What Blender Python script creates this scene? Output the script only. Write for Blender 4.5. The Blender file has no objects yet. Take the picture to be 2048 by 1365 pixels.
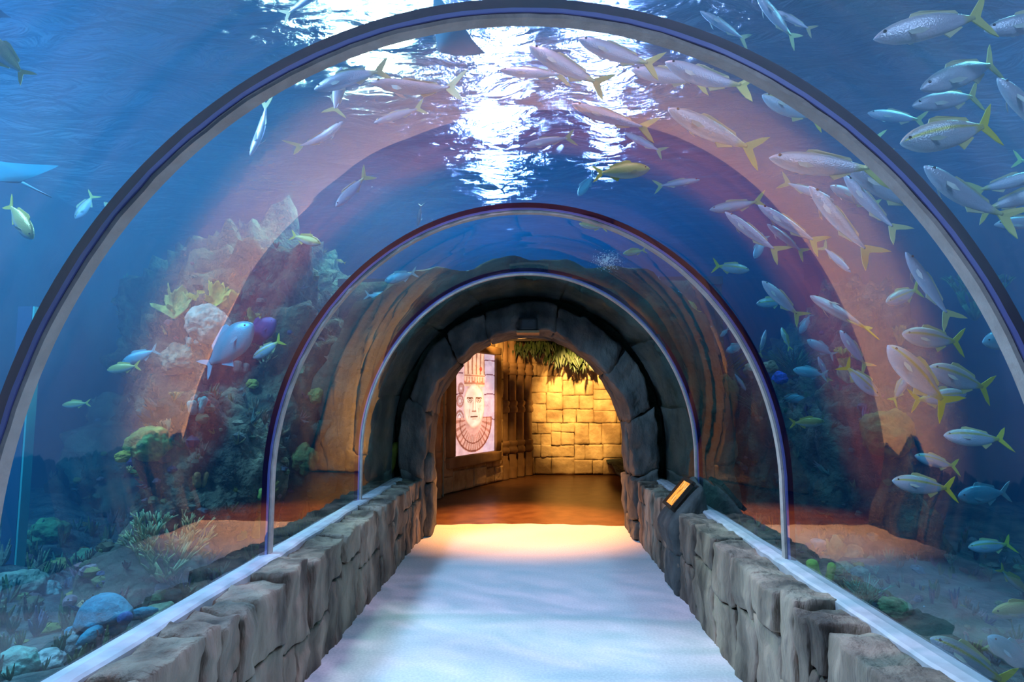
import bpy, bmesh, math, random
from mathutils import Vector, Matrix, noise
from mathutils.bvhtree import BVHTree
C = bpy.context.scene
rnd = random.Random(7)
PI = math.pi

# ------------------------------------------------------------------ camera
FPX, YAW, PIT = 1217.0, 0.0347, 0.0922
CAM = Vector((0.058, 0.0, 1.6))
cam_d = bpy.data.cameras.new('camera'); cam = bpy.data.objects.new('camera', cam_d)
C.collection.objects.link(cam); C.camera = cam
cam_d.sensor_width = 36.0; cam_d.lens = FPX / 2048 * 36.0
cam_d.clip_start = 0.02; cam_d.clip_end = 100
cam.location = CAM
cam.rotation_euler = (PI/2 + PIT, 0, YAW)

def ray(px, py):
    """direction of a picture point, scaled so that its Y component is one metre"""
    x, y, z = (px-1024)/FPX, 1.0, -(py-682.5)/FPX
    c, s = math.cos(PIT), math.sin(PIT); y, z = c*y - s*z, s*y + c*z
    c, s = math.cos(YAW), math.sin(YAW); x, y = c*x - s*y, s*x + c*y
    return Vector((x/y, 1.0, z/y))
def at(px, py, Y):
    return CAM + ray(px, py)*Y

# ------------------------------------------------------------------ world, exposure
w = bpy.data.worlds.new('world'); C.world = w; w.use_nodes = True
w.node_tree.nodes['Background'].inputs[0].default_value = (0.10, 0.17, 0.34, 1)
w.node_tree.nodes['Background'].inputs[1].default_value = 0.25
C.view_settings.view_transform = 'Standard'; C.view_settings.look = 'None'
C.view_settings.gamma = 1; C.view_settings.exposure = -0.06
C.view_settings.use_curve_mapping = False
cy = C.cycles
cy.max_bounces = 7; cy.transparent_max_bounces = 24; cy.volume_bounces = 0
cy.transmission_bounces = 6; cy.glossy_bounces = 4; cy.diffuse_bounces = 2
cy.caustics_reflective = False; cy.caustics_refractive = False
cy.sample_clamp_indirect = 6
cy.use_adaptive_sampling = True; cy.adaptive_threshold = 0.02

# ------------------------------------------------------------------ lights
def aim(o, target):
    o.rotation_euler = (Vector(target)-o.location).to_track_quat('-Z', 'Y').to_euler()
def area(name, loc, target, power, col, sx, sy=None):
    d = bpy.data.lights.new(name, 'AREA'); d.energy = power; d.color = col
    d.shape = 'RECTANGLE'; d.size = sx; d.size_y = sy or sx
    o = bpy.data.objects.new(name, d); C.collection.objects.link(o)
    o.location = loc; aim(o, target); return o
def spot(name, loc, target, power, col, deg, blend=0.6, r=0.05):
    d = bpy.data.lights.new(name, 'SPOT'); d.energy = power; d.color = col
    d.spot_size = math.radians(deg); d.spot_blend = blend; d.shadow_soft_size = r
    o = bpy.data.objects.new(name, d); C.collection.objects.link(o)
    o.location = loc; aim(o, target); return o
def gobo(o, base=0.40, amp=1.7):
    """broken light of a rippled surface: a pattern in the lamp's own beam"""
    d = o.data; d.use_nodes = True; nt = d.node_tree
    em = nt.nodes['Emission']; tc = nt.nodes.new('ShaderNodeTexCoord')
    mp = nt.nodes.new('ShaderNodeMapping'); mp.inputs['Scale'].default_value = (7, 22, 1)
    nz = nt.nodes.new('ShaderNodeTexNoise'); nz.inputs['Scale'].default_value = 1.6; nz.inputs['Detail'].default_value = 3
    nz.inputs['Distortion'].default_value = 1.2
    rp = nt.nodes.new('ShaderNodeMapRange'); rp.inputs[1].default_value = .38; rp.inputs[2].default_value = .68
    rp.inputs[3].default_value = base; rp.inputs[4].default_value = base+amp
    L = nt.links.new
    L(tc.outputs['Normal'], mp.inputs['Vector']); L(mp.outputs[0], nz.inputs['Vector'])
    L(nz.outputs[0], rp.inputs[0]); L(rp.outputs[0], em.inputs['Strength'])
# tank lamps hung above the water
area('lamp_light', (-2.3, 8.0, 5.9), (-2.3, 7.2, 0), 1500, (.85, 1.0, .78), .9, .5)
area('lamp_light', (-4.2, 2.6, 5.6), (-3.4, 3.6, 0), 2600, (.58, .68, .95), 1.2)
area('lamp_light', (4.4, 4.4, 5.6), (3.6, 4.6, 0), 450, (.36, .85, 1.0), 1.2)
area('lamp_light', (1.25, 9.4, 6.0), (0.8, 6.0, 2), 800, (.46, .50, 1.0), .22, 2.4)
area('lamp_light', (-0.55, 9.3, 6.0), (-0.3, 5.0, 2), 1500, (.48, .52, 1.0), .30, 3.4)
area('lamp_light', (2.6, -1.6, 5.6), (2.6, 4.0, 1.6), 620, (.80, .74, 1.0), .8)
# beams straight down on the walkway
g = spot('walkway_beam', (0.1, 2.6, 5.6), (0, 2.4, 0), 1250, (1.0, .52, .72), 75, .7, .04); gobo(g)
g = spot('walkway_beam', (0.0, 4.7, 5.6), (0, 4.6, 0), 420, (1.0, .50, .66), 58, .9, .04); gobo(g)

# ------------------------------------------------------------------ materials
def mat(name, col=(.5, .5, .5), rough=.6, metal=0, spec=.5, emit=None, es=0):
    m = bpy.data.materials.new(name); m.use_nodes = True
    b = m.node_tree.nodes['Principled BSDF']
    b.inputs['Base Color'].default_value = (*col, 1); b.inputs['Roughness'].default_value = rough
    b.inputs['Metallic'].default_value = metal; b.inputs['Specular IOR Level'].default_value = spec
    if emit: b.inputs['Emission Color'].default_value = (*emit, 1); b.inputs['Emission Strength'].default_value = es
    return m
def noisy(m, c1, c2, scale=5, detail=6, bump=.3, bscale=None, stretch=(1, 1, 1), lo=.35, hi=.65, dist=.02):
    nt = m.node_tree; b = nt.nodes['Principled BSDF']; L = nt.links.new
    tc = nt.nodes.new('ShaderNodeTexCoord'); mp = nt.nodes.new('ShaderNodeMapping')
    mp.inputs['Scale'].default_value = stretch
    L(tc.outputs['Object'], mp.inputs['Vector'])
    n1 = nt.nodes.new('ShaderNodeTexNoise'); n1.inputs['Scale'].default_value = scale; n1.inputs['Detail'].default_value = detail
    L(mp.outputs[0], n1.inputs['Vector'])
    cr = nt.nodes.new('ShaderNodeValToRGB'); cr.color_ramp.elements[0].position = lo; cr.color_ramp.elements[1].position = hi
    cr.color_ramp.elements[0].color = (*c1, 1); cr.color_ramp.elements[1].color = (*c2, 1)
    L(n1.outputs[0], cr.inputs[0]); L(cr.outputs[0], b.inputs['Base Color'])
    if bump:
        n2 = nt.nodes.new('ShaderNodeTexNoise'); n2.inputs['Scale'].default_value = bscale or scale*4; n2.inputs['Detail'].default_value = 5
        L(mp.outputs[0], n2.inputs['Vector'])
        bp = nt.nodes.new('ShaderNodeBump'); bp.inputs['Strength'].default_value = bump; bp.inputs['Distance'].default_value = dist
        L(n2.outputs[0], bp.inputs['Height']); L(bp.outputs[0], b.inputs['Normal'])
    return m
def vcol(name, rough=.45, metal=0, bump=0, bscale=60, mul=None, spec=.5, emit=0):
    m = mat(name, rough=rough, metal=metal, spec=spec); nt = m.node_tree; b = nt.nodes['Principled BSDF']
    a = nt.nodes.new('ShaderNodeAttribute'); a.attribute_name = 'col'; out = a.outputs['Color']
    nt.links.new(out, b.inputs['Base Color'])
    if emit:
        nt.links.new(out, b.inputs['Emission Color']); b.inputs['Emission Strength'].default_value = emit
    if bump:
        tc = nt.nodes.new('ShaderNodeTexCoord')
        n2 = nt.nodes.new('ShaderNodeTexNoise'); n2.inputs['Scale'].default_value = bscale; n2.inputs['Detail'].default_value = 4
        nt.links.new(tc.outputs['Object'], n2.inputs['Vector'])
        bp = nt.nodes.new('ShaderNodeBump'); bp.inputs['Strength'].default_value = bump; bp.inputs['Distance'].default_value = .014
        nt.links.new(n2.outputs[0], bp.inputs['Height']); nt.links.new(bp.outputs[0], b.inputs['Normal'])
    return m
M = {}
M['stone'] = noisy(mat('parapet_stone', rough=.75), (.08, .06, .045), (.44, .34, .25), 4.5, 12, 1.0, 16, (1, 1, .28), .36, .66, .04)
M['mortar'] = mat('mortar', (.05, .045, .045), .9)
M['portal'] = noisy(mat('portal_rock', rough=.85), (.05, .055, .055), (.15, .15, .135), 4, 9, .9, 12, (1, 1, .6), dist=.035)
M['ledge'] = noisy(mat('ledge_sealant', rough=.5), (.55, .55, .58), (.74, .74, .78), 9, 3, .2, 20)
M['tan'] = noisy(mat('temple_stone', rough=.7), (.30, .20, .09), (.72, .54, .28), 2.2, 10, .8, 9, dist=.03)
M['tandark'] = noisy(mat('temple_trim_stone', rough=.7), (.24, .14, .06), (.46, .29, .13), 2.5, 7, .5, 12, dist=.02)
M['carpet'] = noisy(mat('pale_carpet', rough=.9, spec=.2), (.74, .74, .77), (.86, .86, .88), 60, 4, .35, 260, dist=.004)
M['brownfloor'] = noisy(mat('brown_floor', rough=.28), (.12, .055, .025), (.20, .10, .045), 5, 6, .25, 38, dist=.01)
M['reef'] = noisy(mat('reef_rock', rough=.9), (.015, .03, .02), (.17, .20, .12), 3.6, 10, 1.0, 14, lo=.42, hi=.68, dist=.09)
M['reefdark'] = noisy(mat('dark_reef_rock', rough=.9), (.030, .05, .035), (.10, .14, .09), 3, 9, .8, 14, dist=.05)
M['sand'] = noisy(mat('tank_floor_gravel', rough=.95), (.02, .04, .04), (.12, .17, .15), 5, 10, .9, 22, dist=.06)
M['tankwall'] = noisy(mat('tank_wall_paint', rough=.8), (.015, .05, .09), (.04, .11, .16), 1.1, 6, .2)
M['black'] = mat('navy_gasket', (.006, .008, .05), .5, spec=.08)
M['highlight'] = mat('highlight_strip', (.20, .22, .62), .18, spec=.8)  # lavender highlight of the joint, put into a base colour
M['beige'] = noisy(mat('beige_sealant', rough=.6), (.50, .42, .38), (.64, .55, .50), 12, 4, .3, 40)
M['lamp'] = mat('lamp_housing', (.03, .03, .03), .5)
M['fish'] = vcol('fish_skin', .32, .25, .25, 70)
M['fin'] = vcol('fish_fin', .5)
M['ray'] = vcol('ray_skin', .9, spec=.05)
M['eye'] = mat('fish_eye', (.01, .01, .012), .1)
M['coral'] = vcol('coral_skin', .8, bump=1.0, bscale=38)
M['leaf'] = noisy(mat('leaf_green', rough=.5), (.008, .03, .002), (.03, .07, .005), 6, 3, 0)
M['iron'] = mat('dark_beam', (.03, .022, .015), .6)
M['screen'] = vcol('lit_panel_picture', .5, emit=1.35)
M['info'] = vcol('info_screen_picture', .4, emit=.95)
M['cable'] = mat('grey_conduit', (.25, .30, .20), .4)

def glass_mat(name='acrylic', f0=.07, k=.93, pw=2.9):
    m = bpy.data.materials.new(name); m.use_nodes = True; nt = m.node_tree; nt.nodes.clear(); L = nt.links.new
    out = nt.nodes.new('ShaderNodeOutputMaterial'); mx = nt.nodes.new('ShaderNodeMixShader')
    tr = nt.nodes.new('ShaderNodeBsdfTransparent'); tr.inputs[0].default_value = (.97, .985, 1, 1)
    gl = nt.nodes.new('ShaderNodeBsdfGlossy'); gl.inputs['Roughness'].default_value = .015
    lw = nt.nodes.new('ShaderNodeLayerWeight'); lw.inputs['Blend'].default_value = .5
    p = nt.nodes.new('ShaderNodeMath'); p.operation = 'POWER'; p.inputs[1].default_value = pw
    ma = nt.nodes.new('ShaderNodeMath'); ma.operation = 'MULTIPLY_ADD'; ma.inputs[1].default_value = k; ma.inputs[2].default_value = f0
    L(lw.outputs['Facing'], p.inputs[0]); L(p.outputs[0], ma.inputs[0]); L(ma.outputs[0], mx.inputs[0])
    tc = nt.nodes.new('ShaderNodeTexCoord'); mp = nt.nodes.new('ShaderNodeMapping'); mp.inputs['Scale'].default_value = (1, 2.5, 1)
    nz = nt.nodes.new('ShaderNodeTexNoise'); nz.inputs['Scale'].default_value = 1.4; nz.inputs['Detail'].default_value = 2
    bp = nt.nodes.new('ShaderNodeBump'); bp.inputs['Strength'].default_value = .03; bp.inputs['Distance'].default_value = .02
    L(tc.outputs['Object'], mp.inputs[0]); L(mp.outputs[0], nz.inputs[0]); L(nz.outputs[0], bp.inputs['Height']); L(bp.outputs[0], gl.inputs['Normal'])
    L(tr.outputs[0], mx.inputs[1]); L(gl.outputs[0], mx.inputs[2]); L(mx.outputs[0], out.inputs[0])
    return m
M['glass'] = glass_mat()
M['glasswet'] = glass_mat('acrylic_wet_side', .002, .05, 6)
def water_mat():
    m = bpy.data.materials.new('tank_water'); m.use_nodes = True; nt = m.node_tree; nt.nodes.clear(); L = nt.links.new
    out = nt.nodes.new('ShaderNodeOutputMaterial'); ad = nt.nodes.new('ShaderNodeAddShader')
    sc = nt.nodes.new('ShaderNodeVolumeScatter'); sc.inputs['Color'].default_value = (.02, .44, .98, 1)
    sc.inputs['Density'].default_value = .055; sc.inputs['Anisotropy'].default_value = .25
    ab = nt.nodes.new('ShaderNodeVolumeAbsorption'); ab.inputs['Color'].default_value = (.10, .70, .90, 1); ab.inputs['Density'].default_value = .27
    L(sc.outputs[0], ad.inputs[0]); L(ab.outputs[0], ad.inputs[1]); L(ad.outputs[0], out.inputs['Volume'])
    return m
M['water'] = water_mat()
def surface_mat():
    m = bpy.data.materials.new('water_surface'); m.use_nodes = True; nt = m.node_tree; nt.nodes.clear(); L = nt.links.new
    out = nt.nodes.new('ShaderNodeOutputMaterial'); mx = nt.nodes.new('ShaderNodeMixShader'); mx2 = nt.nodes.new('ShaderNodeMixShader')
    tr = nt.nodes.new('ShaderNodeBsdfTransparent')
    rf = nt.nodes.new('ShaderNodeBsdfRefraction'); rf.inputs['IOR'].default_value = 1.18; rf.inputs['Roughness'].default_value = .10
    rf2 = nt.nodes.new('ShaderNodeBsdfRefraction'); rf2.inputs['IOR'].default_value = 1.18; rf2.inputs['Roughness'].default_value = .42
    rf2.inputs['Color'].default_value = (.75, .85, 1, 1); mr = nt.nodes.new('ShaderNodeMixShader'); mr.inputs[0].default_value = .5
    gl = nt.nodes.new('ShaderNodeBsdfGlossy'); gl.inputs['Roughness'].default_value = .08; gl.inputs[0].default_value = (.7, .85, 1, 1)
    tc = nt.nodes.new('ShaderNodeTexCoord'); mp = nt.nodes.new('ShaderNodeMapping'); mp.inputs['Scale'].default_value = (.7, 1.6, 1)
    nz = nt.nodes.new('ShaderNodeTexNoise'); nz.inputs['Scale'].default_value = 2.8; nz.inputs['Detail'].default_value = 6; nz.inputs['Distortion'].default_value = 1.4
    bp = nt.nodes.new('ShaderNodeBump'); bp.inputs['Strength'].default_value = 1; bp.inputs['Distance'].default_value = .20
    L(tc.outputs['Object'], mp.inputs[0]); L(mp.outputs[0], nz.inputs[0]); L(nz.outputs[0], bp.inputs['Height'])
    L(bp.outputs[0], rf.inputs['Normal']); L(bp.outputs[0], gl.inputs['Normal'])
    mx.inputs[0].default_value = .65; L(tr.outputs[0], mx.inputs[1]); L(rf.outputs[0], mr.inputs[1]); L(rf2.outputs[0], mr.inputs[2]); L(bp.outputs[0], rf2.inputs['Normal']); L(mr.outputs[0], mx.inputs[2])
    mx2.inputs[0].default_value = .22; L(mx.outputs[0], mx2.inputs[1]); L(gl.outputs[0], mx2.inputs[2])
    L(mx2.outputs[0], out.inputs[0]); return m
M['surface'] = surface_mat()

# ------------------------------------------------------------------ object helpers
def link(name, me, m=None, parent=None, smooth=False):
    o = bpy.data.objects.new(name, me); C.collection.objects.link(o)
    if m is not None and not me.materials: me.materials.append(m)
    if parent is not None: o.parent = parent
    if smooth:
        me.polygons.foreach_set('use_smooth', [True]*len(me.polygons))
    return o
def mesh(name, vs, fs, m=None, parent=None, smooth=False, cols=None):
    me = bpy.data.meshes.new(name); me.from_pydata([tuple(v) for v in vs], [], fs); me.update()
    if cols is not None:
        a = me.color_attributes.new('col', 'FLOAT_COLOR', 'POINT')
        a.data.foreach_set('color', [x for c in cols for x in (c[0], c[1], c[2], 1.0)])
    return link(name, me, m, parent, smooth)
def from_bm(name, bm, m, parent=None, smooth=False):
    me = bpy.data.meshes.new(name); bm.normal_update(); bm.to_mesh(me); bm.free(); return link(name, me, m, parent, smooth)
def thing(name, label, cat, loc=(0, 0, 0), group=None):
    o = bpy.data.objects.new(name, None); C.collection.objects.link(o); o.location = loc
    o.empty_display_size = .1; return tag(o, label, cat, group)
def tag(o, label, cat, group=None, kind=None):
    o['label'] = label; o['category'] = cat
    if group: o['group'] = group
    if kind: o['kind'] = kind
    return o
def struct(o, label=None, cat=None):
    o['kind'] = 'structure'
    if label: o['label'] = label
    if cat: o['category'] = cat
    return o
class MB:
    def __init__(s): s.v = []; s.f = []; s.c = []
    def add(s, vs, fs, col=None):
        n = len(s.v); s.v += [Vector(v) for v in vs]; s.f += [tuple(i+n for i in f) for f in fs]
        if col is not None: s.c += [col]*len(vs) if not isinstance(col, list) else col
    def box(s, a, b, col=None, T=None):
        x0, y0, z0 = a; x1, y1, z1 = b
        vs = [Vector(p) for p in ((x0,y0,z0),(x1,y0,z0),(x1,y1,z0),(x0,y1,z0),(x0,y0,z1),(x1,y0,z1),(x1,y1,z1),(x0,y1,z1))]
        if T: vs = [T @ v for v in vs]
        s.add(vs, [(0,3,2,1),(4,5,6,7),(0,1,5,4),(1,2,6,5),(2,3,7,6),(3,0,4,7)], col)
    def block(s, a, b, r=.02, n=5, amp=.008, seed=0, T=None, fr=4.0, pinch=0):
        """rough-hewn stone: a rounded box whose faces are pushed about by noise"""
        a = Vector(a); b = Vector(b); idx = {}; vs = []; fs = []
        def vid(i, j, k):
            key = (i, j, k)
            if key in idx: return idx[key]
            p = Vector((a[q] + (b[q]-a[q])*(i, j, k)[q]/n for q in range(3)))
            rr = min(r, .45*min(b[q]-a[q] for q in range(3)))
            q = Vector((min(max(p[t], a[t]+rr), b[t]-rr) for t in range(3))); d = p-q
            if d.length > 1e-9: p = q + d.normalized()*rr
            o = Vector((seed*3.1, seed*1.7, seed*.9))
            p = p + noise.noise_vector(p*fr + o)*amp*1.6 + noise.noise_vector(p*fr*3.1 + o)*amp*.6
            if amp > .012: p = p + (p-(a+b)/2).normalized()*(.2-abs(noise.noise(Vector((p.x*9, p.y*9, p.z*5))+o)))*amp*.8
            idx[key] = len(vs); vs.append(p); return idx[key]
        for x in range(n):
            for y in range(n):
                fs.append((vid(x,y,0), vid(x,y+1,0), vid(x+1,y+1,0), vid(x+1,y,0)))
                fs.append((vid(x,y,n), vid(x+1,y,n), vid(x+1,y+1,n), vid(x,y+1,n)))
                fs.append((vid(x,0,y), vid(x+1,0,y), vid(x+1,0,y+1), vid(x,0,y+1)))
                fs.append((vid(x,n,y), vid(x,n,y+1), vid(x+1,n,y+1), vid(x+1,n,y)))
                fs.append((vid(0,x,y), vid(0,x,y+1), vid(0,x+1,y+1), vid(0,x+1,y)))
                fs.append((vid(n,x,y), vid(n,x+1,y), vid(n,x+1,y+1), vid(n,x,y+1)))
        if T: vs = [T(v) if callable(T) else T @ v for v in vs]
        s.add(vs, fs)
    def tube(s, pts, rad, seg=8, col=None, cap=True):
        pts = [Vector(p) for p in pts]; rad = rad if isinstance(rad, (list, tuple)) else [rad]*len(pts)
        vs = []; fs = []; up = Vector((.3, .2, 1)).normalized()
        for i, p in enumerate(pts):
            t = (pts[min(i+1, len(pts)-1)] - pts[max(i-1, 0)]).normalized()
            if abs(t.dot(up)) > .95: up = Vector((1, .1, .1)).normalized()
            a = t.cross(up).normalized(); b = t.cross(a)
            for k in range(seg):
                th = 2*PI*k/seg; vs.append(p + (a*math.cos(th)+b*math.sin(th))*rad[i])
        for i in range(len(pts)-1):
            for k in range(seg):
                k2 = (k+1) % seg; fs.append((i*seg+k, i*seg+k2, (i+1)*seg+k2, (i+1)*seg+k))
        if cap:
            fs.append(tuple(range(seg-1, -1, -1))); m = (len(pts)-1)*seg; fs.append(tuple(m+k for k in range(seg)))
        s.add(vs, fs, col)
    def lathe(s, prof, origin, seg=20, a0=0, a1=2*PI, col=None):
        n = len(prof); vs = []; fs = []; full = abs(a1-a0-2*PI) < 1e-6; m = seg if full else seg+1
        for j in range(m):
            th = a0+(a1-a0)*j/seg
            for r, z in prof: vs.append(Vector(origin)+Vector((r*math.cos(th), r*math.sin(th), z)))
        for j in range(seg):
            j2 = (j+1) % m
            for i in range(n-1): fs.append((j*n+i, j2*n+i, j2*n+i+1, j*n+i+1))
        s.add(vs, fs, col)
    def build(s, name, m, parent=None, smooth=False):
        return mesh(name, s.v, s.f, m, parent, smooth, s.c if s.c and len(s.c) == len(s.v) else None)

# ------------------------------------------------------------------ tunnel profile
R, ZC, RZ, ZL = 1.497, 1.093, 1.636, 0.67
def prof(dr=0.0, n=64, z0=ZL):
    p = [(-(R+dr), z0)]
    for i in range(n+1):
        a = PI - PI*i/n; p.append(((R+dr)*math.cos(a), ZC+(RZ+dr)*math.sin(a)))
    p.append((R+dr, z0)); return p
def arch_shell(name, y0, y1, r0, r1, m, parent=None, jag=0, n=96, z0=ZL):
    """closed band between offsets r0 < r1 that spans y0..y1 along the tunnel"""
    pi_, po = prof(r0, n, z0), prof(r1, n, z0); vs = []; fs = []
    for i in range(len(pi_)):
        j = noise.noise(Vector((i*1.3, y0*3, 1)))*jag + (rnd.random()-.5)*jag*.5 if jag else 0
        vs += [(pi_[i][0], y0+j, pi_[i][1]), (pi_[i][0], y1, pi_[i][1]), (po[i][0], y1, po[i][1]), (po[i][0], y0+j, po[i][1])]
    k = len(pi_)
    for i in range(k-1):
        a = i*4; b = a+4
        for q in range(4): fs.append((a+q, a+(q+1) % 4, b+(q+1) % 4, b+q))
    fs += [(0, 3, 2, 1), ((k-1)*4, (k-1)*4+1, (k-1)*4+2, (k-1)*4+3)]
    o = mesh(name, vs, fs, m, parent, True); o.data.set_sharp_from_angle(angle=math.radians(35)); return o
RY = [1.708, 3.617, 5.506]; RW = .028
edges = [-2.3] + [v for y in RY for v in (y, y+RW)] + [6.75]
for i in range(0, len(edges), 2):
    g = arch_shell('window_%d' % (i//2+1), edges[i]+.002, edges[i+1]-.002, 0, .045, M['glass'])
    g.data.materials.append(M['glasswet'])
    for q, pf in enumerate(g.data.polygons):
        if q % 4: pf.material_index = 1      # only the dry inner face mirrors strongly
    struct(g, ['clear acrylic vault panel nearest the camera', 'clear acrylic vault panel between the first and second rings',
               'clear acrylic vault panel between the second and third rings', 'clear acrylic vault panel next to the rock portal'][i//2], 'tunnel glass')
for k, y in enumerate(RY):
    t = thing('joint_ring', ['large near joint ring arching over the whole tunnel', 'middle joint ring arching over the tunnel',
                             'small far joint ring just before the rock portal'][k], 'ring', (0, y, ZL), 'joint rings of the acrylic tunnel')
    t['kind'] = 'structure'
    a = arch_shell('gasket', 0, RW, .004, .054, M['black'], t); a.location = (0, 0, -ZL)
    c = arch_shell('joint_highlight', -.007, .004, .006, .020, M['highlight'], t, jag=.004); c.location = (0, 0, -ZL)  # thin strip added to show the highlight along the gasket
    c['label'] = 'added strip for the lavender bead along the joint'
    b = arch_shell('sealant_strip', -.004, RW+.010, -.010, .003, M['beige'], t, jag=.006); b.location = (0, 0, -ZL)
    b['label'] = 'beige inner sealant strip'

# ------------------------------------------------------------------ parapets
def parapet(side, y0, y1, name, label, gap=None):
    mb = MB(); core = MB(); s = side
    def X(a, b): return (min(s*a, s*b), max(s*a, s*b))
    y = y0; k = 0
    rr = random.Random(11 if s < 0 else 23)
    while y < y1-.05:
        ln = rr.choice([.16, .22, .30, .36, .42, .5]) * (.85 if y < 3 else .95); ln = min(ln, y1-y)
        if y1-(y+ln) < .12: ln = y1-y
        split = rr.choice([.26, .34, .40, .46]); dx = rr.uniform(-.012, .012); dz = rr.uniform(-.012, .012)
        k += 1
        a, b = X(1.228+dx, 1.446+rr.uniform(-.010, .010))
        mb.block((a, y+.007, split+.005), (b, y+ln-.007, ZL-.008+dz), .014, 15, .019, k+(0 if s < 0 else 50), fr=5)
        # lower course, cut on its own rhythm
        q = y
        while q < y+ln-.01:
            l2 = min(rr.choice([ln, ln, ln*.5]), y+ln-q)
            a2, b2 = X(1.228+rr.uniform(-.008, .012), 1.44)
            mb.block((a2, q+.007, -.03), (b2, q+l2-.007, split-.005), .012, 13, .018, k*3+7, fr=6)
            q += l2
        y += ln
    a, b = X(1.262, 1.42)
    mb2 = MB(); mb2.box((a, y0, 0), (b, y1, ZL-.05))
    o = mb.build(name, M['stone'], None, True); struct(o, label, 'wall')
    c = mb2.build('mortar_core', M['mortar'], o)
    return o
parapet(-1, .35, 7.25, 'wall_left', 'low rough stone parapet along the left side of the walkway')
parapet(1, .35, 7.25, 'wall_right', 'low rough stone parapet along the right side of the walkway')
for s, nm in ((-1, 'trim_1'), (1, 'trim_2')):
    mb = MB(); n = 90; vs = []; fs = []
    for i in range(n+1):
        y = -2.2 + (7.15+2.2)*i/n; w0 = 1.432 + noise.noise(Vector((y*2.3, s*5, 0)))*.02 + noise.noise(Vector((y*9, s*5, 3)))*.008
        zt = ZL+.012+noise.noise(Vector((y*4, s, 8)))*.004
        vs += [(s*w0, y, ZL-.06), (s*w0, y, zt-.01), (s*(w0+.012), y, zt), (s*1.492, y, zt+.004), (s*1.56, y, ZL), (s*1.56, y, ZL-.06)]
    for i in range(n):
        for q in range(6):
            a = i*6+q; b = i*6+(q+1) % 6; fs.append((a, b, b+6, a+6))
    fs += [(0,1,2,3,4,5), tuple(n*6+q for q in (5,4,3,2,1,0))]
    mb.add(vs, fs); o = mb.build(nm, M['ledge'])
    struct(o, 'pale sealant ledge between %s parapet and tunnel glass' % ('left' if s < 0 else 'right'), 'ledge')
    mb = MB(); mb.box((min(s*1.43, s*1.56), -2.2, 0), (max(s*1.43, s*1.56), 7.1, ZL-.055)); o = mb.build('trim_%d' % (4+(s > 0)), M['mortar'])
    struct(o, 'dark footing under the %s ledge' % ('left' if s < 0 else 'right'), 'footing')

# ------------------------------------------------------------------ floors
def sheet(name, x0, x1, y0, y1, z, m, nx=2, ny=2, amp=0, fr=1, th=.04, edge=0):
    vs = []; fs = []
    for j in range(ny+1):
        for i in range(nx+1):
            x = x0+(x1-x0)*i/nx; y = y0+(y1-y0)*j/ny
            if edge and j == ny: y += edge*math.sin(PI*i/nx)+.02*math.sin(i*1.7)
            zz = z + (noise.fractal(Vector((x*fr, y*fr, 2.2)), 1, 2, 4)*amp if amp else 0)
            vs.append((x, y, zz))
    for j in range(ny):
        for i in range(nx):
            a = j*(nx+1)+i; fs.append((a, a+1, a+nx+2, a+nx+1))
    o = mesh(name, vs, fs, m, None, bool(amp))
    if th:
        md = o.modifiers.new('thickness', 'SOLIDIFY'); md.thickness = th; md.offset = -1
    return o
struct(sheet('floor', -1.3, 1.3, -2.2, 7.78, 0, M['carpet'], 24, 2, edge=.12), 'pale carpeted walkway through the tunnel', 'floor')
struct(sheet('floor', -2.3, 2.3, 7.0, 13.6, -.012, M['brownfloor']), 'glossy brown floor of the room beyond the portal', 'floor')
struct(sheet('tank_floor', -6.6, -1.57, -3, 15, .30, M['sand'], 70, 190, amp=.16, fr=1.1), 'gravel bed of the tank left of the tunnel', 'tank floor')
struct(sheet('tank_floor', 1.57, 6.6, -3, 15, .26, M['sand'], 70, 190, amp=.16, fr=1.1), 'gravel bed of the tank right of the tunnel', 'tank floor')

# ------------------------------------------------------------------ tank shell, water, surface
WX, Y0, Y1, WZ = 6.5, -3.0, 14.5, 4.3
for nm, a, b, lab in (('wall_tank_left', (-6.8, -3.2, -.2), (-6.55, 15, 7), 'dark painted left wall of the tank'),
                 ('wall_tank_right', (6.55, -3.2, -.2), (6.8, 15, 7), 'dark painted right wall of the tank'),
                 ('wall_tank_far', (-6.8, 14.6, -.2), (6.8, 14.8, 7), 'dark painted far wall of the tank'),
                 ('wall_tank_near', (-6.8, -3.4, -.2), (6.8, -3.2, 7), 'dark wall of the tank behind the camera'),
                 ('ceiling', (-6.8, -3.4, 7), (6.8, 15, 7.2), 'dark ceiling above the tank')):
    mb = MB(); mb.box(a, b); struct(mb.build(nm, M['tankwall']), lab, 'tank wall' if 'wall' in nm else 'ceiling')
def water():
    mb = MB(); mb.box((-WX, Y0, -.3), (WX, Y1, WZ))
    def cavity(pr, ya, yb):
        n = len(pr); vs = [(x, ya, z) for x, z in pr]+[(x, yb, z) for x, z in pr]
        fs = [(i, (i+1) % n, (i+1) % n+n, i+n) for i in range(n)]
        fs = [tuple(reversed(f)) for f in fs] + [tuple(range(n)), tuple(reversed(range(n, 2*n)))]
        mb.add(vs, fs)
    cavity(prof(.05, 48, -.15), -2.5, 7.59)
    cavity([(-2.3, -.15), (-2.3, 3.04), (2.25, 3.04), (2.25, -.15)], 7.6, 13.7)
    o = mb.build('aquarium_water', M['water'])
    # outer shell faces outwards, the two air spaces face inwards (away from the water)
    bm = bmesh.new(); bm.from_mesh(o.data); bmesh.ops.recalc_face_normals(bm, faces=bm.faces)
    inner = [f for f in bm.faces if all(abs(v.co.x) < 3 for v in f.verts)]
    bmesh.ops.reverse_faces(bm, faces=inner)
    bm.to_mesh(o.data); bm.free()
    return o
wt = water(); tag(wt, 'blue tank water all around the tunnel', 'water', kind='stuff')
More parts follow.
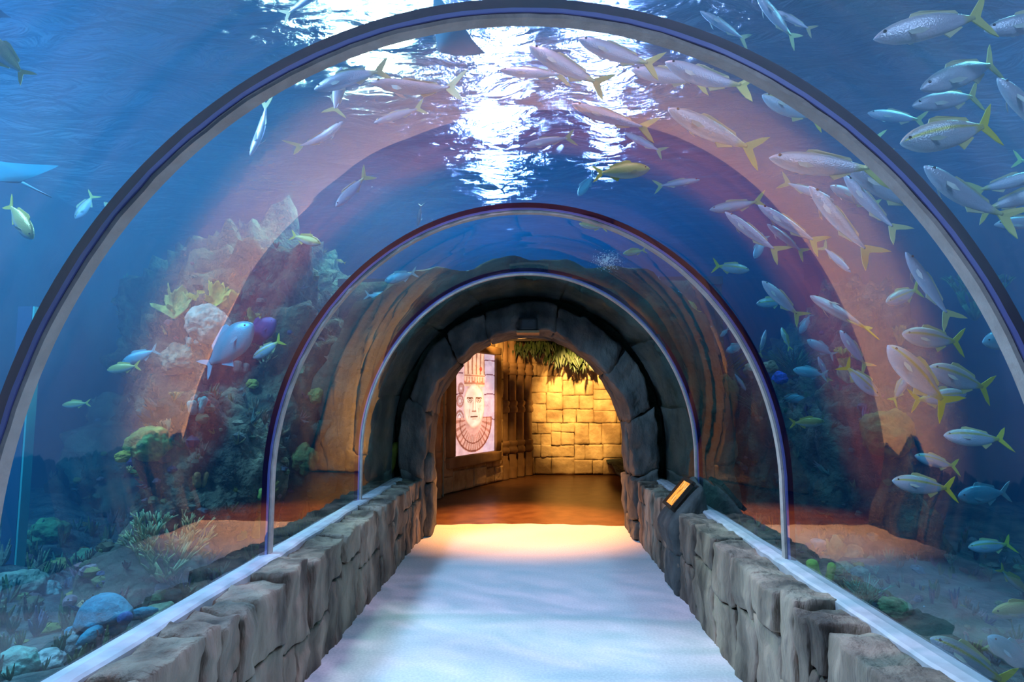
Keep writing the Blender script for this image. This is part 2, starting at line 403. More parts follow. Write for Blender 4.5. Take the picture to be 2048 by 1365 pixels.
def wave(x, y):
    return 1.2*(.020*math.sin(3.1*x+1.3*y+2*noise.noise(Vector((x, y, 0)))) + .018*math.sin(5.7*y-1.1*x+3*noise.noise(Vector((x*.8, y*.8, 4))))
            + .05*noise.noise(Vector((x*1.6, y*3.0, 7))))
vs = []; fs = []; nx, ny = 120, 200
for j in range(ny+1):
    for i in range(nx+1):
        x = -6.55+13.1*i/nx; y = -3.1+17.6*j/ny; vs.append((x, y, WZ+.08+wave(x, y)))
for j in range(ny):
    for i in range(nx):
        a = j*(nx+1)+i; fs.append((a, a+1, a+nx+2, a+nx+1))
tag(mesh('water_surface', vs, fs, M['surface'], None, True), 'rippled water surface above the tunnel', 'water surface', kind='stuff')

# ------------------------------------------------------------------ fish
def lerp(a, b, t): return tuple(a[i]+(b[i]-a[i])*t for i in range(3))
SPEC = {
 # top profile, bottom profile (x from nose .5 to peduncle), width, colours back / flank / belly / stripe / fin
 'jack':   dict(h=.098, d=.102, w=.055, back=(.30,.38,.42), flank=(.50,.54,.64), belly=(.62,.66,.78), stripe=None, fin=(.52,.56,.16), fork=.105),
 'snapper':dict(h=.135, d=.150, w=.070, back=(.42,.44,.36), flank=(.44,.56,.64), belly=(.52,.70,.80), stripe=(.50,.52,.06), fin=(.58,.60,.03), fork=.135),
 'slim':   dict(h=.072, d=.075, w=.050, back=(.34,.38,.44), flank=(.54,.56,.68), belly=(.66,.68,.82), stripe=None, fin=(.46,.50,.20), fork=.085),
 'blue':   dict(h=.150, d=.155, w=.075, back=(.14,.36,.45), flank=(.16,.50,.60), belly=(.30,.62,.72), stripe=None, fin=(.20,.45,.45), fork=.10),
 'olive':  dict(h=.140, d=.140, w=.070, back=(.30,.32,.08), flank=(.46,.50,.16), belly=(.50,.66,.60), stripe=None, fin=(.50,.52,.08), fork=.08),
 'dark':   dict(h=.090, d=.080, w=.085, back=(.05,.07,.10), flank=(.08,.10,.14), belly=(.20,.25,.30), stripe=None, fin=(.06,.08,.12), fork=.14),
 'tang':   dict(h=.250, d=.240, w=.070, back=(.03,.04,.16), flank=(.04,.05,.22), belly=(.05,.07,.24), stripe=None, fin=(.03,.04,.2), fork=.06),
 'parrot': dict(h=.210, d=.220, w=.100, back=(.06,.40,.50), flank=(.04,.48,.60), belly=(.06,.50,.60), stripe=None, fin=(.10,.45,.60), fork=.09),
}
XS = [.5, .485, .455, .41, .35, .27, .18, .08, -.02, -.12, -.20, -.265, -.31, -.33]
HS = [.02, .17, .37, .58, .78, .93, 1.0, .98, .90, .72, .50, .31, .21, .20]
def bendx(x, b):
    u = (.2-x); return b*(u*u if u > 0 else 0)
def fish_parts(sp, b):
    S = SPEC[sp]; out = {}
    seg = 24; vs = []; cs = []; fs = []
    for i, x in enumerate(XS):
        for k in range(seg):
            th = 2*PI*k/seg; c, s_ = math.cos(th), math.sin(th)
            hh = (S['h'] if s_ > 0 else S['d'])*HS[i]; ww = S['w']*HS[i]**.8*(1 if x > -.1 else .8)
            z = s_*hh; y = math.copysign(abs(c)**.9, c)*ww + bendx(x, b)
            vs.append((x, y, z)); q = s_
            col = S['flank']
            if q > .45: col = lerp(S['flank'], S['back'], min(1, (q-.45)/.35))
            elif q < -.2: col = lerp(S['flank'], S['belly'], min(1, (-.2-q)/.4))
            if S['stripe'] and abs(q-.26) < .03 and x < .47: col = S['stripe']
            if S['fork'] > .1 and x < -.24: col = lerp(col, S['fin'], .8)
            cs.append(col)
    for i in range(len(XS)-1):
        for k in range(seg):
            k2 = (k+1) % seg; fs.append((i*seg+k, (i+1)*seg+k, (i+1)*seg+k2, i*seg+k2))
    fs.append(tuple(range(seg))); m = (len(XS)-1)*seg; fs.append(tuple(m+seg-1-k for k in range(seg)))
    out['body'] = (vs, fs, cs)
    def fin(pts, th=.005, col=None):
        n = len(pts); v = [(p[0], p[1]+bendx(p[0], b)+th*sg, p[2]) for sg in (1, -1) for p in pts]
        f = [tuple(range(n)), tuple(reversed(range(n, 2*n)))] + [(i, i+n, (i+1) % n+n, (i+1) % n) for i in range(n)]
        return v, f, [col or S['fin']]*(2*n)
    k = S['fork']
    out['tail_fin'] = fin([(-.30,0,.026),(-.36,0,.055+k*.25),(-.43,0,.07+k*.7),(-.5,0,.07+k*1.05),(-.455,0,.05+k*.45),(-.405,0,.03),(-.385,0,0),
                           (-.405,0,-.03),(-.455,0,-.05-k*.45),(-.5,0,-.07-k*1.05),(-.43,0,-.07-k*.7),(-.36,0,-.055-k*.25),(-.30,0,-.026)])
    h, d = S['h'], S['d']
    dc = lerp(S['fin'], S['flank'], .35)
    out['dorsal_fin'] = fin([(.20,0,h*.93),(.17,0,h*1.28),(.10,0,h*1.36),(0,0,h*1.18),(-.10,0,h*1.0),(-.18,0,h*.85),(-.20,0,h*.55),(-.10,0,h*.72),(.05,0,h*.9)], col=dc)
    out['anal_fin'] = fin([(-.03,0,-d*.85),(-.07,0,-d*1.25),(-.13,0,-d*.95),(-.20,0,-d*.62),(-.18,0,-d*.5),(-.10,0,-d*.65)], col=dc)
    for nm, sg in (('pectoral_fin', 1), ('pectoral_fin.r', -1)):
        v0 = [(.27,.0,-.02),(.20,.035,-.03),(.14,.05,-.065),(.19,.03,-.075),(.25,.005,-.055)]
        w = S['w']*.85; pts = [(x, sg*(w+y), z) for x, y, z in v0]
        n = len(pts); v = pts+[(p[0], p[1]+sg*.004, p[2]) for p in pts]
        f = [tuple(range(n)), tuple(reversed(range(n, 2*n)))]+[(i, i+n, (i+1) % n+n, (i+1) % n) for i in range(n)]
        out[nm] = (v, f, [lerp(dc, S['belly'], .5)]*(2*n))
    for nm, sg in (('eye', 1), ('eye.r', -1)):
        v = []; f = []; cx, cz, r = .418, .022+h*.05, .016
        yb = S['w']*.60
        for i in range(5):
            for j in range(8):
                a = PI*i/4; t = 2*PI*j/8; v.append((cx+r*math.sin(a)*math.cos(t), sg*(yb-.004)+sg*r*.6*math.cos(a), cz+r*math.sin(a)*math.sin(t)))
        for i in range(4):
            for j in range(8): f.append((i*8+j, i*8+(j+1) % 8, (i+1)*8+(j+1) % 8, (i+1)*8+j))
        out[nm] = (v, f, [(.01, .01, .01)]*len(v))
    return out
CACHE = {}
def fish_mesh(sp, b, nm):
    key = (sp, b, nm)
    if key not in CACHE:
        parts = fish_parts(sp, b)
        if nm == 'all':
            mb = MB()
            for v, f, c in parts.values(): mb.add(v, f, c)
            v, f, c = mb.v, mb.f, mb.c
        else: v, f, c = parts[nm]
        me = bpy.data.meshes.new(nm.split('.')[0]); me.from_pydata([tuple(p) for p in v], [], f); me.update()
        a = me.color_attributes.new('col', 'FLOAT_COLOR', 'POINT'); a.data.foreach_set('color', [x for q in c for x in (*q, 1.0)])
        me.materials.append(M['eye'] if nm.startswith('eye') else M['fish'] if nm in ('body', 'all') else M['fin'])
        if nm in ('body', 'all') or nm.startswith('eye'): me.polygons.foreach_set('use_smooth', [True]*len(me.polygons))
        CACHE[key] = me
    return CACHE[key]
PART_NAMES = ['body', 'tail_fin', 'dorsal_fin', 'anal_fin', 'pectoral_fin', 'pectoral_fin.r', 'eye', 'eye.r']
LEN = dict(jack=.42, snapper=.33, slim=.40, blue=.34, olive=.26, dark=.5, tang=.36, parrot=.55)
def tube_exit(d):
    """distance factor at which a view ray leaves the tunnel glass"""
    lo, hi = 0, 12
    for _ in range(40):
        t = (lo+hi)/2; p = CAM+d*t; z = p.z-ZC
        ins = (p.x/R)**2 + ((z/RZ)**2 if z > 0 else 0) < 1
        if ins: lo = t
        else: hi = t
    return hi
cnt = [0]
def place_fish(sp, hx, hy, tx, ty, label, df=0.0, b=0.0, D=None, group=None, roll=0.0, name='fish'):
    pl = math.hypot(hx-tx, hy-ty); mx, my = (hx+tx)/2, (hy+ty)/2
    d = ray(mx, my); ex = max(tube_exit(ray(hx, hy)), tube_exit(ray(tx, ty)), tube_exit(d))
    if D is None:
        D = LEN[sp]*FPX/max(pl, 1)*math.sqrt(max(.1, 1-min(.9, abs(df))**2))
        if d.z > .05: D = min(D, (WZ-.25-1.6)/d.z)
        if d.z < -.02: D = min(D, (.45-1.6)/d.z)
        if abs(d.x) > .05: D = min(D, 5.9/abs(d.x))
        if abs(d.x) > .02: D = max(D, 1.0)
        if D > 6.6: D = 6.6
        D = max(D, ex+.16)
        cnt[0] += 1; step = .13*(cnt[0] % 3)
        if d.z < .05 or (D+step)*d.z+1.6 < WZ-.25: D += step
    L0 = pl/FPX*D
    H = CAM+ray(hx, hy)*(D-L0*df); T = CAM+ray(tx, ty)*(D+L0*df)
    X = (H-T); L = X.length; X.normalize()
    up = Vector((0, 0, 1))
    if abs(X.z) > .93: up = Vector((0, .5, .3)) + Vector((1, 0, 0))*(-1 if X.z < 0 else 1)
    Y = up.cross(X).normalized(); Z = X.cross(Y)
    Rm = Matrix((X, Y, Z)).transposed().to_4x4() @ Matrix.Rotation(roll, 4, 'X')
    mw = Matrix.Translation((H+T)/2) @ Rm @ Matrix.Scale(L, 4)
    group = group or 'fish swimming around the tunnel'
    if pl < 48:
        o = bpy.data.objects.new(name, fish_mesh(sp, b, 'all')); C.collection.objects.link(o); o.matrix_world = mw
        return tag(o, label, 'fish', group)
    o = thing(name, label, 'fish', (0, 0, 0), group); o.matrix_world = mw
    for nm in PART_NAMES:
        c = bpy.data.objects.new(nm.split('.')[0], fish_mesh(sp, b, nm)); C.collection.objects.link(c); c.parent = o
    return o
FISH = [
 # left half and crown
 ('slim', 655,-28, 562,36, 'slim grey fish cut by the top edge, left of the near ring', .1, 0),
 ('olive', -40,62, 58,160, 'olive fish leaving the frame at upper left, yellow tail showing', .1, 0),
 ('olive', 66,478, 14,402, 'pale green fish diving at the far left edge, yellow fins', .15, 0),
 ('slim', 500,312, 547,203, 'narrow silver fish diving steeply, leftmost under the near ring', .1, .3),
 ('slim', 686,243, 596,316, 'bright silver fish with down-curled yellow tail at upper left', 0, -.9),
 ('slim', 683,134, 666,246, 'grey-blue fish seen from below, pointing straight up', -.2, .3),
 ('jack', 628,180, 778,127, 'silver fish under the yellow-white glow at the top, head lower left', 0, -.3),
 ('slim', 741,164, 936,194, 'long dark-bellied fish just below the yellow-white glow', 0, .5),
 ('slim', 748,246, 852,212, 'thin pale fish below the long dark-bellied one', 0, 0),
 ('jack', 671,414, 733,350, 'blue-grey fish with pale yellow tail inside the left orange reflection', .2, .5),
 ('dark', 836,452, 843,406, 'small dark fish hanging nose-down near the middle ring', 0, 0),
 ('dark', 952,371, 1014,380, 'small dark shark-shaped fish over the crown of the middle ring', 0, 0),
 ('slim', 1045,293, 1153,270, 'white fish at the crown, between the two glitter columns', 0, -.2),
 ('jack', 1057,92, 1214,184, 'silver fish slanting down to the right just left of the right glitter column', .1, .2),
 ('slim', 998,141, 1142,152, 'faint grey fish across the purple glow at the crown', .1, 0),
 ('jack', 1156,78, 1318,142, 'silver fish starting in the right glitter column, below the near ring', .1, .2),
 ('jack', 1262,140, 1420,168, 'silver fish with yellow hind fin low under the near ring top', 0, .1),
 ('jack', 1330,124, 1502,196, 'broad silver fish touching the one beside it at the top right of the vault', 0, .5),
 ('slim', 1143,208, 1308,268, 'thin silver fish across the orange reflection, above the crown ripples', .1, .2),
 ('slim', 1248,264, 1330,309, 'little silver fish with yellow tail under the orange reflection', 0, .1),
 ('jack', 1336,218, 1522,312, 'bright white fish with vivid yellow tail across the orange reflection top', .1, .1),
 ('snapper', 1524,190, 1642,246, 'blue-green fish close under the near ring at upper right', .1, .2),
 ('olive', 1300,338, 1184,348, 'pale fish pointing right, highest in the dark blue middle', 0, 0),
 ('slim', 1400,360, 1307,373, 'pale fish pointing right, just beneath the orange reflection', 0, .1),
 ('blue', 1156,392, 1186,350, 'dim blue fish curled beside the middle ring crown', .1, .6),
 # right outside the near ring
 ('jack', 1735,226, 1856,242, 'white fish emerging from behind the near ring at upper right', 0, 0),
 ('jack', 1674,261, 1772,276, 'white-nosed fish half hidden by the near ring', 0, 0),
 ('snapper', 1800,288, 2010,240, 'large pale fish with wide forked yellow tail beyond the near ring', 0, -.2),
 ('jack', 1841,179, 2028,108, 'silver-backed fish with yellow tail, second below the top right corner', .1, -.3),
 ('jack', 1824,212, 1978,184, 'mauve-backed fish tucked between two larger ones at upper right', .1, -.2),
 ('jack', 1747,79, 2003,16, 'largest fish of the top right corner, blue-grey flank and dark tail base', 0, -.2),
 ('jack', 1968,62, 2180,24, 'white-backed fish cut by the right edge in the top corner', 0, 0),
 ('jack', 1994,156, 2130,300, 'grey fish nosing in from the right edge, head down-left below the corner', .1, 0),
 ('jack', 1512,-14, 1592,90, 'steep grey fish hanging from the top edge outside the near ring', .2, .1),
 ('slim', 1548,20, 1630,64, 'short bright fish crossing the steep grey one at the top edge', 0, 0),
 ('slim', 1400,22, 1500,86, 'dim brown-backed fish beside the near ring top', .2, 0),
 ('jack', 1848,332, 2008,458, 'long fish with the brightest yellow tail, touching the near ring at right', .1, .4),
 ('jack', 2090,346, 1936,386, 'blue fish pointing right, its tail faint, at the right edge', .1, 0),
 ('jack', 2120,372, 1948,426, 'blue fish pointing right, lower of two at the right edge', .1, 0),
 ('jack', 1988,450, 2120,440, 'white-topped fish cut by the right edge beside the bright yellow tail', 0, 0),
 ('jack', 2130,336, 2024,318, 'pale tail poking in at the right edge, high up', 0, 0),
 # school inside right vault
 ('jack', 1538,316, 1768,348, 'largest mauve-grey fish of the school inside the near ring', 0, .25),
 ('jack', 1690,330, 1854,434, 'fish with yellow tail right behind the largest mauve one, near the ring', .1, .2),
 ('slim', 1687,350, 1798,478, 'bright slender fish diving right in the middle of the school', 0, .2),
 ('slim', 1618,372, 1746,527, 'longest steep slender fish beside the orange reflection edge', 0, .2),
 ('slim', 1668,402, 1558,360, 'faint fish over the orange reflection with its tail at the left', 0, 0),
 ('jack', 1660,372, 1760,420, 'dim grey fish behind the slender diving pair', .2, 0),
 ('jack', 1419,420, 1528,404, 'whitish fish pointing left, nose at the dark edge of the orange reflection', 0, .3),
 ('slim', 1450,424, 1564,516, 'thin fish with small yellow tail under the whitish one', 0, .2),
 ('slim', 1516,410, 1646,496, 'white fish lying along the lower edge of the orange reflection', 0, .1),
 ('slim', 1534,448, 1614,512, 'faint lilac fish in the shade below the orange reflection', .1, 0),
 ('blue', 1509,518, 1532,468, 'small upright blue fish below the thin yellow-tailed one', 0, 0),
 ('slim', 1702,546, 1640,488, 'golden-tinted fish glowing inside the orange reflection, nose down-right', .2, 0),
 ('snapper', 1499,541, 1424,531, 'small pale fish pointing right outside the middle ring', 0, 0),
 ('slim', 1811,504, 1906,652, 'isolated long white fish diving at the right', 0, .1),
 ('snapper', 1772,606, 1842,576, 'roundish faint fish left of the long white diver', .2, 0),
 ('snapper', 1513,608, 1572,603, 'round silver fish under a slanting one, right of the middle ring', .2, 0),
 ('jack', 1524,562, 1606,642, 'slanting silver fish with yellow tail right of the middle ring', 0, .1),
 ('blue', 1600,668, 1622,626, 'little teal fish standing on its nose right of the slanting fish', 0, 0),
 ('snapper', 1620,592, 1752,668, 'white fish with brilliant yellow tail at the tip of the orange reflection', 0, 0, 1.0),
 ('snapper', 1804,668, 1930,686, 'teal fish with green-yellow tail level with the reflection tip', .1, 0),
 ('blue', 1965,686, 2080,664, 'pale blue fish partly behind the near ring at lower right', .1, 0),
 ('jack', 1680,661, 1737,742, 'blue-white fish diving under the reflection tip', 0, .1),
 ('blue', 1614,680, 1672,714, 'small bright blue fish heading up-left above the right reef', 0, 0),
 ('jack', 1532,660, 1518,716, 'upright pale fish close to the right of the middle ring', .1, 0),
 ('olive', 1563,655, 1581,702, 'little brownish fish between two blue ones over the reef', 0, 0),
 ('blue', 1452,704, 1490,688, 'pale round fish left of the middle ring with tail raised', .3, 0),
 ('jack', 1636,714, 1660,768, 'small pink-backed fish nose-up before the reef top', .1, 0),
 ('blue', 1586,740, 1656,752, 'vivid turquoise fish along the reef top', 0, 0),
 ('snapper', 1758,793, 1684,726, 'pale fish facing down to the right over the reef', .1, 0),
 ('blue', 1695,819, 1742,784, 'blue fish under the pale down-facing one', .1, 0),
 ('snapper', 1775,691, 1906,822, 'big lilac-white fish diving left of the dark tank corner', 0, 0),
 ('snapper', 1858,734, 1986,782, 'blue fish with green-yellow tail behind the big lilac one', .1, 0),
 ('snapper', 1933,788, 1818,802, 'blue-bellied fish facing right beneath the big lilac one', 0, 0),
 ('snapper', 1816,747, 1784,808, 'greenish round fish left of the big lilac one', .3, 0),
 ('snapper', 1887,872, 2020,880, 'large yellow-striped fish in the dark at right', 0, 0, .5),
 ('snapper', 1829,912, 1920,936, 'blue yellow-tailed fish below the large striped one', 0, 0, .4),
 ('snapper', 1784,962, 1914,980, 'turquoise fish with forked yellow tail, lower right', 0, 0, .3),
 ('blue', 1916,994, 2022,984, 'dim blue fish with blue tail under the turquoise one', .1, 0),
 ('snapper', 1936,1096, 2028,1088, 'deep-bodied blue fish with stripe alone at lower right', 0, 0, .5),
 ('blue', 1614,801, 1554,794, 'turquoise fish facing right in front of the reef', 0, 0),
 ('olive', 1649,844, 1578,847, 'olive-backed fish with turquoise belly before the reef', 0, 0),
 ('blue', 1496,883, 1536,875, 'tiny blue fish by the dark lower reef', 0, 0),
 ('olive', 1569,894, 1593,927, 'small yellow-green fish touching the middle ring at right', 0, 0),
 ('olive', 1656,954, 1694,988, 'green fish nose-up-left above a blue pair', 0, 0),
 ('snapper', 1608,976, 1646,1028, 'white yellow-tailed fish of the pair above the floor reflection', 0, 0),
 ('blue', 1648,1000, 1699,1033, 'blue fish of the pair above the floor reflection', 0, 0),
 ('olive', 1523,966, 1541,1002, 'little green fish left of the middle ring foot', 0, 0),
 ('olive', 1776,903, 1798,948, 'narrow yellow-green fish pointing up left of the turquoise one', .1, 0),
 ('blue', 1750,1037, 1794,1046, 'dim blue fish just above the end of the floor reflection', 0, 0),
 ('olive', 2052,1184, 1996,1134, 'green fish at the right edge pointing down', 0, 0),
 ('snapper', 1860,1277, 2030,1376, 'big turquoise fish with green-yellow line in the bottom right corner', 0, 0, .3),
 ('blue', 1976,1274, 2076,1352, 'washed-out grey fish behind the big corner one', .1, 0),
 ('olive', 1984,1226, 2100,1212, 'dim olive fish above the washed-out grey one at the right edge', 0, 0),
 ('blue', 1848,1212, 1858,1256, 'small pale teal fish upright above the ledge at lower right', 0, 0),
 ('slim', 1469,748, 1499,792, 'narrow sand-coloured fish left of the middle ring, by the reef', 0, 0),
 ('blue', 1490,794, 1524,782, 'turquoise fish below the sand-coloured narrow one', 0, 0),
 ('slim', 1356,582, 1382,612, 'cream fish between the middle and far rings, higher of a pair', 0, 0),
 ('olive', 1372,600, 1400,628, 'brownish fish between the middle and far rings, lower of a pair', 0, 0),
 ('olive', 1246,508, 1294,500, 'yellow-green fish near the ripples inside the middle ring', 0, 0),
 ('olive', 1158,448, 1216,456, 'green fish right under the crown of the middle ring', 0, 0),
 ('blue', 1300,566, 1320,556, 'tiny pale fish right of the glowing bubble patch', .2, 0),
 ('blue', 1404,648, 1424,656, 'tiny dim teal fish inside the middle ring at right', 0, 0),
 ('blue', 1441,674, 1458,656, 'tiny pale teal fish inside the ring above the round one', 0, 0),
 ('slim', 1402,688, 1388,702, 'tiny white fish beside the far ring, highest there', 0, 0),
 ('slim', 1396,704, 1401,720, 'tiny white sliver of a fish below the highest by the far ring', 0, 0),
 ('blue', 1372,728, 1376,744, 'tiny greenish fish beside the far ring', .1, 0),
 ('olive', 1394,750, 1408,768, 'tiny yellow fish beside the far ring', 0, 0),
 ('blue', 1388,776, 1410,766, 'tiny dark teal fish under the tiny yellow one', 0, 0),
 ('blue', 1428,800, 1408,802, 'tiny turquoise fish facing right before the reef', 0, 0),
 ('slim', 1422,822, 1386,836, 'small white crescent-shaped fish by the far ring', .1, .6),
 # left side
 ('olive', 434,1022, 394,1036, 'yellow-green fish low at left above the floor reflection', 0, 0),
 ('slim', 417,799, 361,894, 'silver-blue fish diving tail-down beside the green brain coral', 0, 0),
 ('olive', 424,883, 463,861, 'small olive fish left of the middle ring foot', 0, 0),
 ('olive', 214,741, 282,731, 'grey-green fish low over the left coral ridge', 0, 0),
 ('blue', 244,726, 318,698, 'larger grey fish behind the low grey-green one', .1, 0),
 ('snapper', 506,717, 566,678, 'cream-backed fish feeding head-down near the middle ring at left', 0, 0),
 ('blue', 604,716, 546,702, 'turquoise fish almost hidden by the middle ring at left', 0, 0),
 ('olive', 642,488, 580,470, 'green fish at the lower edge of the left orange reflection', .1, 0),
 ('blue', 613,517, 598,488, 'small pale blue fish just beneath the green one', .1, 0),
 ('olive', 699,673, 740,666, 'green-backed fish between rings on the left', 0, 0),
 ('blue', 784,597, 728,590, 'blue fish with yellow tail between rings, upper left', 0, 0),
 ('blue', 769,563, 836,544, 'dim blue fish with yellow tail tip, highest between rings on the left', 0, 0),
 ('slim', 858,583, 820,599, 'thin whitish fish pointing up-right near the far ring', 0, 0),
 ('olive', 672,520, 692,527, 'tiny yellow fish above the middle ring at left', 0, 0),
 ('olive', 632,640, 609,652, 'bright yellow small fish touching the middle ring at left', .1, 0),
 ('slim', 612,706, 636,724, 'tiny pale blue fish inside the middle ring at left', .1, 0),
 ('olive', 124,811, 182,806, 'olive fish alone in the dark water at far left', .1, 0),
 ('olive', 208,404, 242,440, 'fish almost hidden by the near ring at left, yellow tail showing', .1, 0),
 ('snapper', 150,438, 190,386, 'whitish fish peeking from outside the near ring at left', .1, 0),
]
for f in FISH:
    sp, hx, hy, tx, ty, lab, df, b = f[:8]
    place_fish(sp, hx, hy, tx, ty, lab, df, b, roll=(f[8] if len(f) > 8 else 0))
place_fish('parrot', 506, 648, 404, 742, 'big turquoise parrotfish on the left, head raised to the right', .1, 0, name='parrotfish')
place_fish('tang', 552, 640, 486, 694, 'dark indigo oval fish behind the big turquoise one', .1, 0, name='surgeonfish')

# ------------------------------------------------------------------ rays (flat-bodied fish)
def ray_fish(name, loc, sc, yaw, pitch, roll, col, belly, label, tail=1.4):
    t = thing(name, label, 'ray', loc); t.rotation_euler = (roll, pitch, yaw); t.scale = (sc,)*3
    vs = []; fs = []; cs = []; nu, nv = 20, 26
    for side in (1, -1):
        for i in range(nu+1):
            for j in range(nv+1):
                u = -1+2*i/nu; v = -1+2*j/nv    # v spans the wings
                wv = (1-abs(v))**.9
                x = u*.42*wv + .10*(1-abs(v)) - .18*abs(v)**2 + .06
                y = v*.62; z = side*(.075*math.exp(-(v*3.2)**2)*max(0, 1-u*u)**.5 + .012*max(0, 1-u*u)**.5*wv) + .10*abs(v)**2.2
                vs.append((x, y, z)); cs.append(col if side > 0 else belly)
    n = (nu+1)*(nv+1)
    for s in (0, 1):
        for i in range(nu):
            for j in range(nv):
                a = s*n+i*(nv+1)+j; q = (a, a+1, a+nv+2, a+nv+1); fs.append(q if s else tuple(reversed(q)))
    mesh('body', vs, fs, M['ray'], t, True, cs)
    mb = MB(); mb.tube([(-.30-.01, 0, 0), (-.6, .01, .01), (-.9, .03, .03), (-.3-tail, .08, .07)], [.022, .014, .008, .003], 6, col); mb.build('tail', M['fin'], t, True)
    for s in (1, -1):
        mb = MB(); mb.tube([(.26, s*.075, .035), (.275, s*.078, .05)], [.018, .010], 8, (.01, .01, .01)); mb.build('eye', M['eye'], t, True)
def orient(t, fwd, nrm):
    X = Vector(fwd).normalized(); Z = Vector(nrm); Z = (Z-X*Z.dot(X)).normalized(); Y = Z.cross(X)
    t.rotation_euler = Matrix((X, Y, Z)).transposed().to_euler()
p = at(14, 350, 3.6); ray_fish('stingray', p, .46, 0, 0, 0, (.006,.14,.20), (.008,.17,.24), 'turquoise ray gliding at the far left, its wing cut by the frame', .32)
orient(C.objects['stingray'], (-.85, .15, .42), (.35, -.55, .75))
p = at(-62, -6, 3.0); ray_fish('stingray', p, .42, math.radians(188), math.radians(16), 0, (.05,.07,.10), (.10,.13,.18), 'dark ray outside the top left corner, only its whip tail showing', .75)
p = at(905, 55, 3.2); ray_fish('stingray', p, .36, math.radians(120), math.radians(10), math.radians(50), (.06,.20,.30), (.10,.28,.38), 'blue-green ray edge-on at the top beside the left glitter column', tail=.2)

# ------------------------------------------------------------------ rock portal
def resample(pts, n):
    L = [0]
    for a, b in zip(pts, pts[1:]): L.append(L[-1]+math.hypot(b[0]-a[0], b[1]-a[1]))
    out = []
    for i in range(n+1):
        t = L[-1]*i/n; k = 0
        while k < len(L)-2 and L[k+1] < t: k += 1
        u = (t-L[k])/max(1e-9, L[k+1]-L[k]); out.append((pts[k][0]+(pts[k+1][0]-pts[k][0])*u, pts[k][1]+(pts[k+1][1]-pts[k][1])*u))
    return out, L[-1]
OPN = [(-1.19, 0), (-1.19, .8), (-1.17, 1.25), (-1.13, 1.55), (-1.03, 1.78), (-.88, 1.97), (-.70, 2.14), (-.48, 2.27), (-.24, 2.35), (0, 2.37),
       (.24, 2.35), (.48, 2.25), (.70, 2.08), (.90, 1.87), (1.05, 1.62), (1.14, 1.36), (1.17, .9), (1.18, 0)]
opn, LA = resample(OPN, 120)
outp, _ = resample([(-1.47, 0)] + prof(-.03, 60, .3)[0:] + [(1.47, 0)], 120)
def sample(pts, t):
    t = min(max(t, 0), 1)*120; k = min(int(t), 119); u = t-k
    return (pts[k][0]+(pts[k+1][0]-pts[k][0])*u, pts[k][1]+(pts[k+1][1]-pts[k][1])*u)
def pmap(v):
    t = v.x/LA; a = sample(opn, t); b = sample(outp, t); w_ = v.z/.3
    return Vector((a[0]+(b[0]-a[0])*w_, v.y, a[1]+(b[1]-a[1])*w_))
mb = MB(); u = 0; k = 0; pr = random.Random(5)
while u < LA-.02:
    l = min(pr.uniform(.45, .80), LA-u)
    if LA-u-l < .15: l = LA-u
    k += 1
    mb.block((u+.001, 6.98+pr.uniform(-.015, .015), .0), (u+l-.001, 7.30, .30), .014, 12, .028, k, T=pmap, fr=5)
    mb.block((u+.001, 7.28, -.006), (u+l-.001, 7.52, .2), .015, 8, .018, k+40, T=pmap, fr=5)
    if k % 2: mb.block((u+.004, 7.50, -.02), (u+l-.004, 7.80, .2), .015, 8, .018, k+80, T=pmap, fr=5)
    else: mb.block((u+.004, 7.50, .0), (u+l-.004, 7.80, .2), .015, 8, .018, k+80, T=pmap, fr=5)
    u += l
struct(mb.build('door_1', M['portal'], None, True), 'rough pointed rock portal at the end of the tunnel', 'portal')
# small ragged boulder on the left jamb
mb = MB(); mb.block((-1.26, 7.05, .62), (-1.10, 7.35, .93), .06, 7, .02, 9, fr=6)
mb.block((-1.24, 7.1, .0), (-1.10, 7.4, .60), .05, 7, .02, 12, fr=6)
struct(mb.build('trim_6', M['portal'], None, True), 'pale boulder bulging from the left jamb of the portal', 'boulder')
# rock collar that closes the tank round the portal
def collar(name, y0, y1, inner, outer, m, amp, seed, nr=10, ny=8):
    """solid rock collar between two outlines"""
    vs = []; fs = []; n = 120
    loop = [(j, 0) for j in range(ny+1)] + [(ny, i) for i in range(1, nr+1)] + [(j, nr) for j in range(ny-1, -1, -1)] + [(0, i) for i in range(nr-1, 0, -1)]
    for q in range(n+1):
        a = inner[q]; b = outer[q]
        for j, i in loop:
            w_ = i/nr; y = y0+(y1-y0)*j/ny; p = Vector((a[0]+(b[0]-a[0])*w_, y, a[1]+(b[1]-a[1])*w_))
            d = noise.fractal(p*2.1+Vector((seed, 0, 0)), 1, 2, 5)*amp
            c = Vector((p.x, 0, p.z-ZC)); c.normalize() if c.length else None
            p += c*(abs(d) if i == 0 else d) + Vector((0, noise.fractal(p*2.7+Vector((0, seed, 0)), 1, 2, 4)*amp*.8, 0)); vs.append(p)
    m_ = len(loop)
    for q in range(n):
        for i in range(m_):
            fs.append((q*m_+i, q*m_+(i+1) % m_, (q+1)*m_+(i+1) % m_, (q+1)*m_+i))
    return mesh(name, vs, fs, m, None, True)
rin, _ = resample(prof(.075, 90, 0), 120); rout, _ = resample([(-2.2, 0), (-2.2, 1.6), (-1.9, 2.4), (-1.2, 2.9), (0, 3.02), (1.2, 2.9), (1.8, 2.4), (2.05, 1.6), (2.1, 0)], 120)
struct(collar('wall_end', 6.2, 7.3, rin, rout, M['reefdark'], .09, 3, 8, 12), 'dark green rock arching round the last glass panel', 'rock wall')
op2, _ = resample([(p[0]*1.06, p[1]*1.04) for p in OPN], 120)
ro2, _ = resample([(-2.4, 0), (-2.4, 2.0), (-2.3, 3.0), (0, 3.06), (2.2, 3.0), (2.3, 2.0), (2.3, 0)], 120)
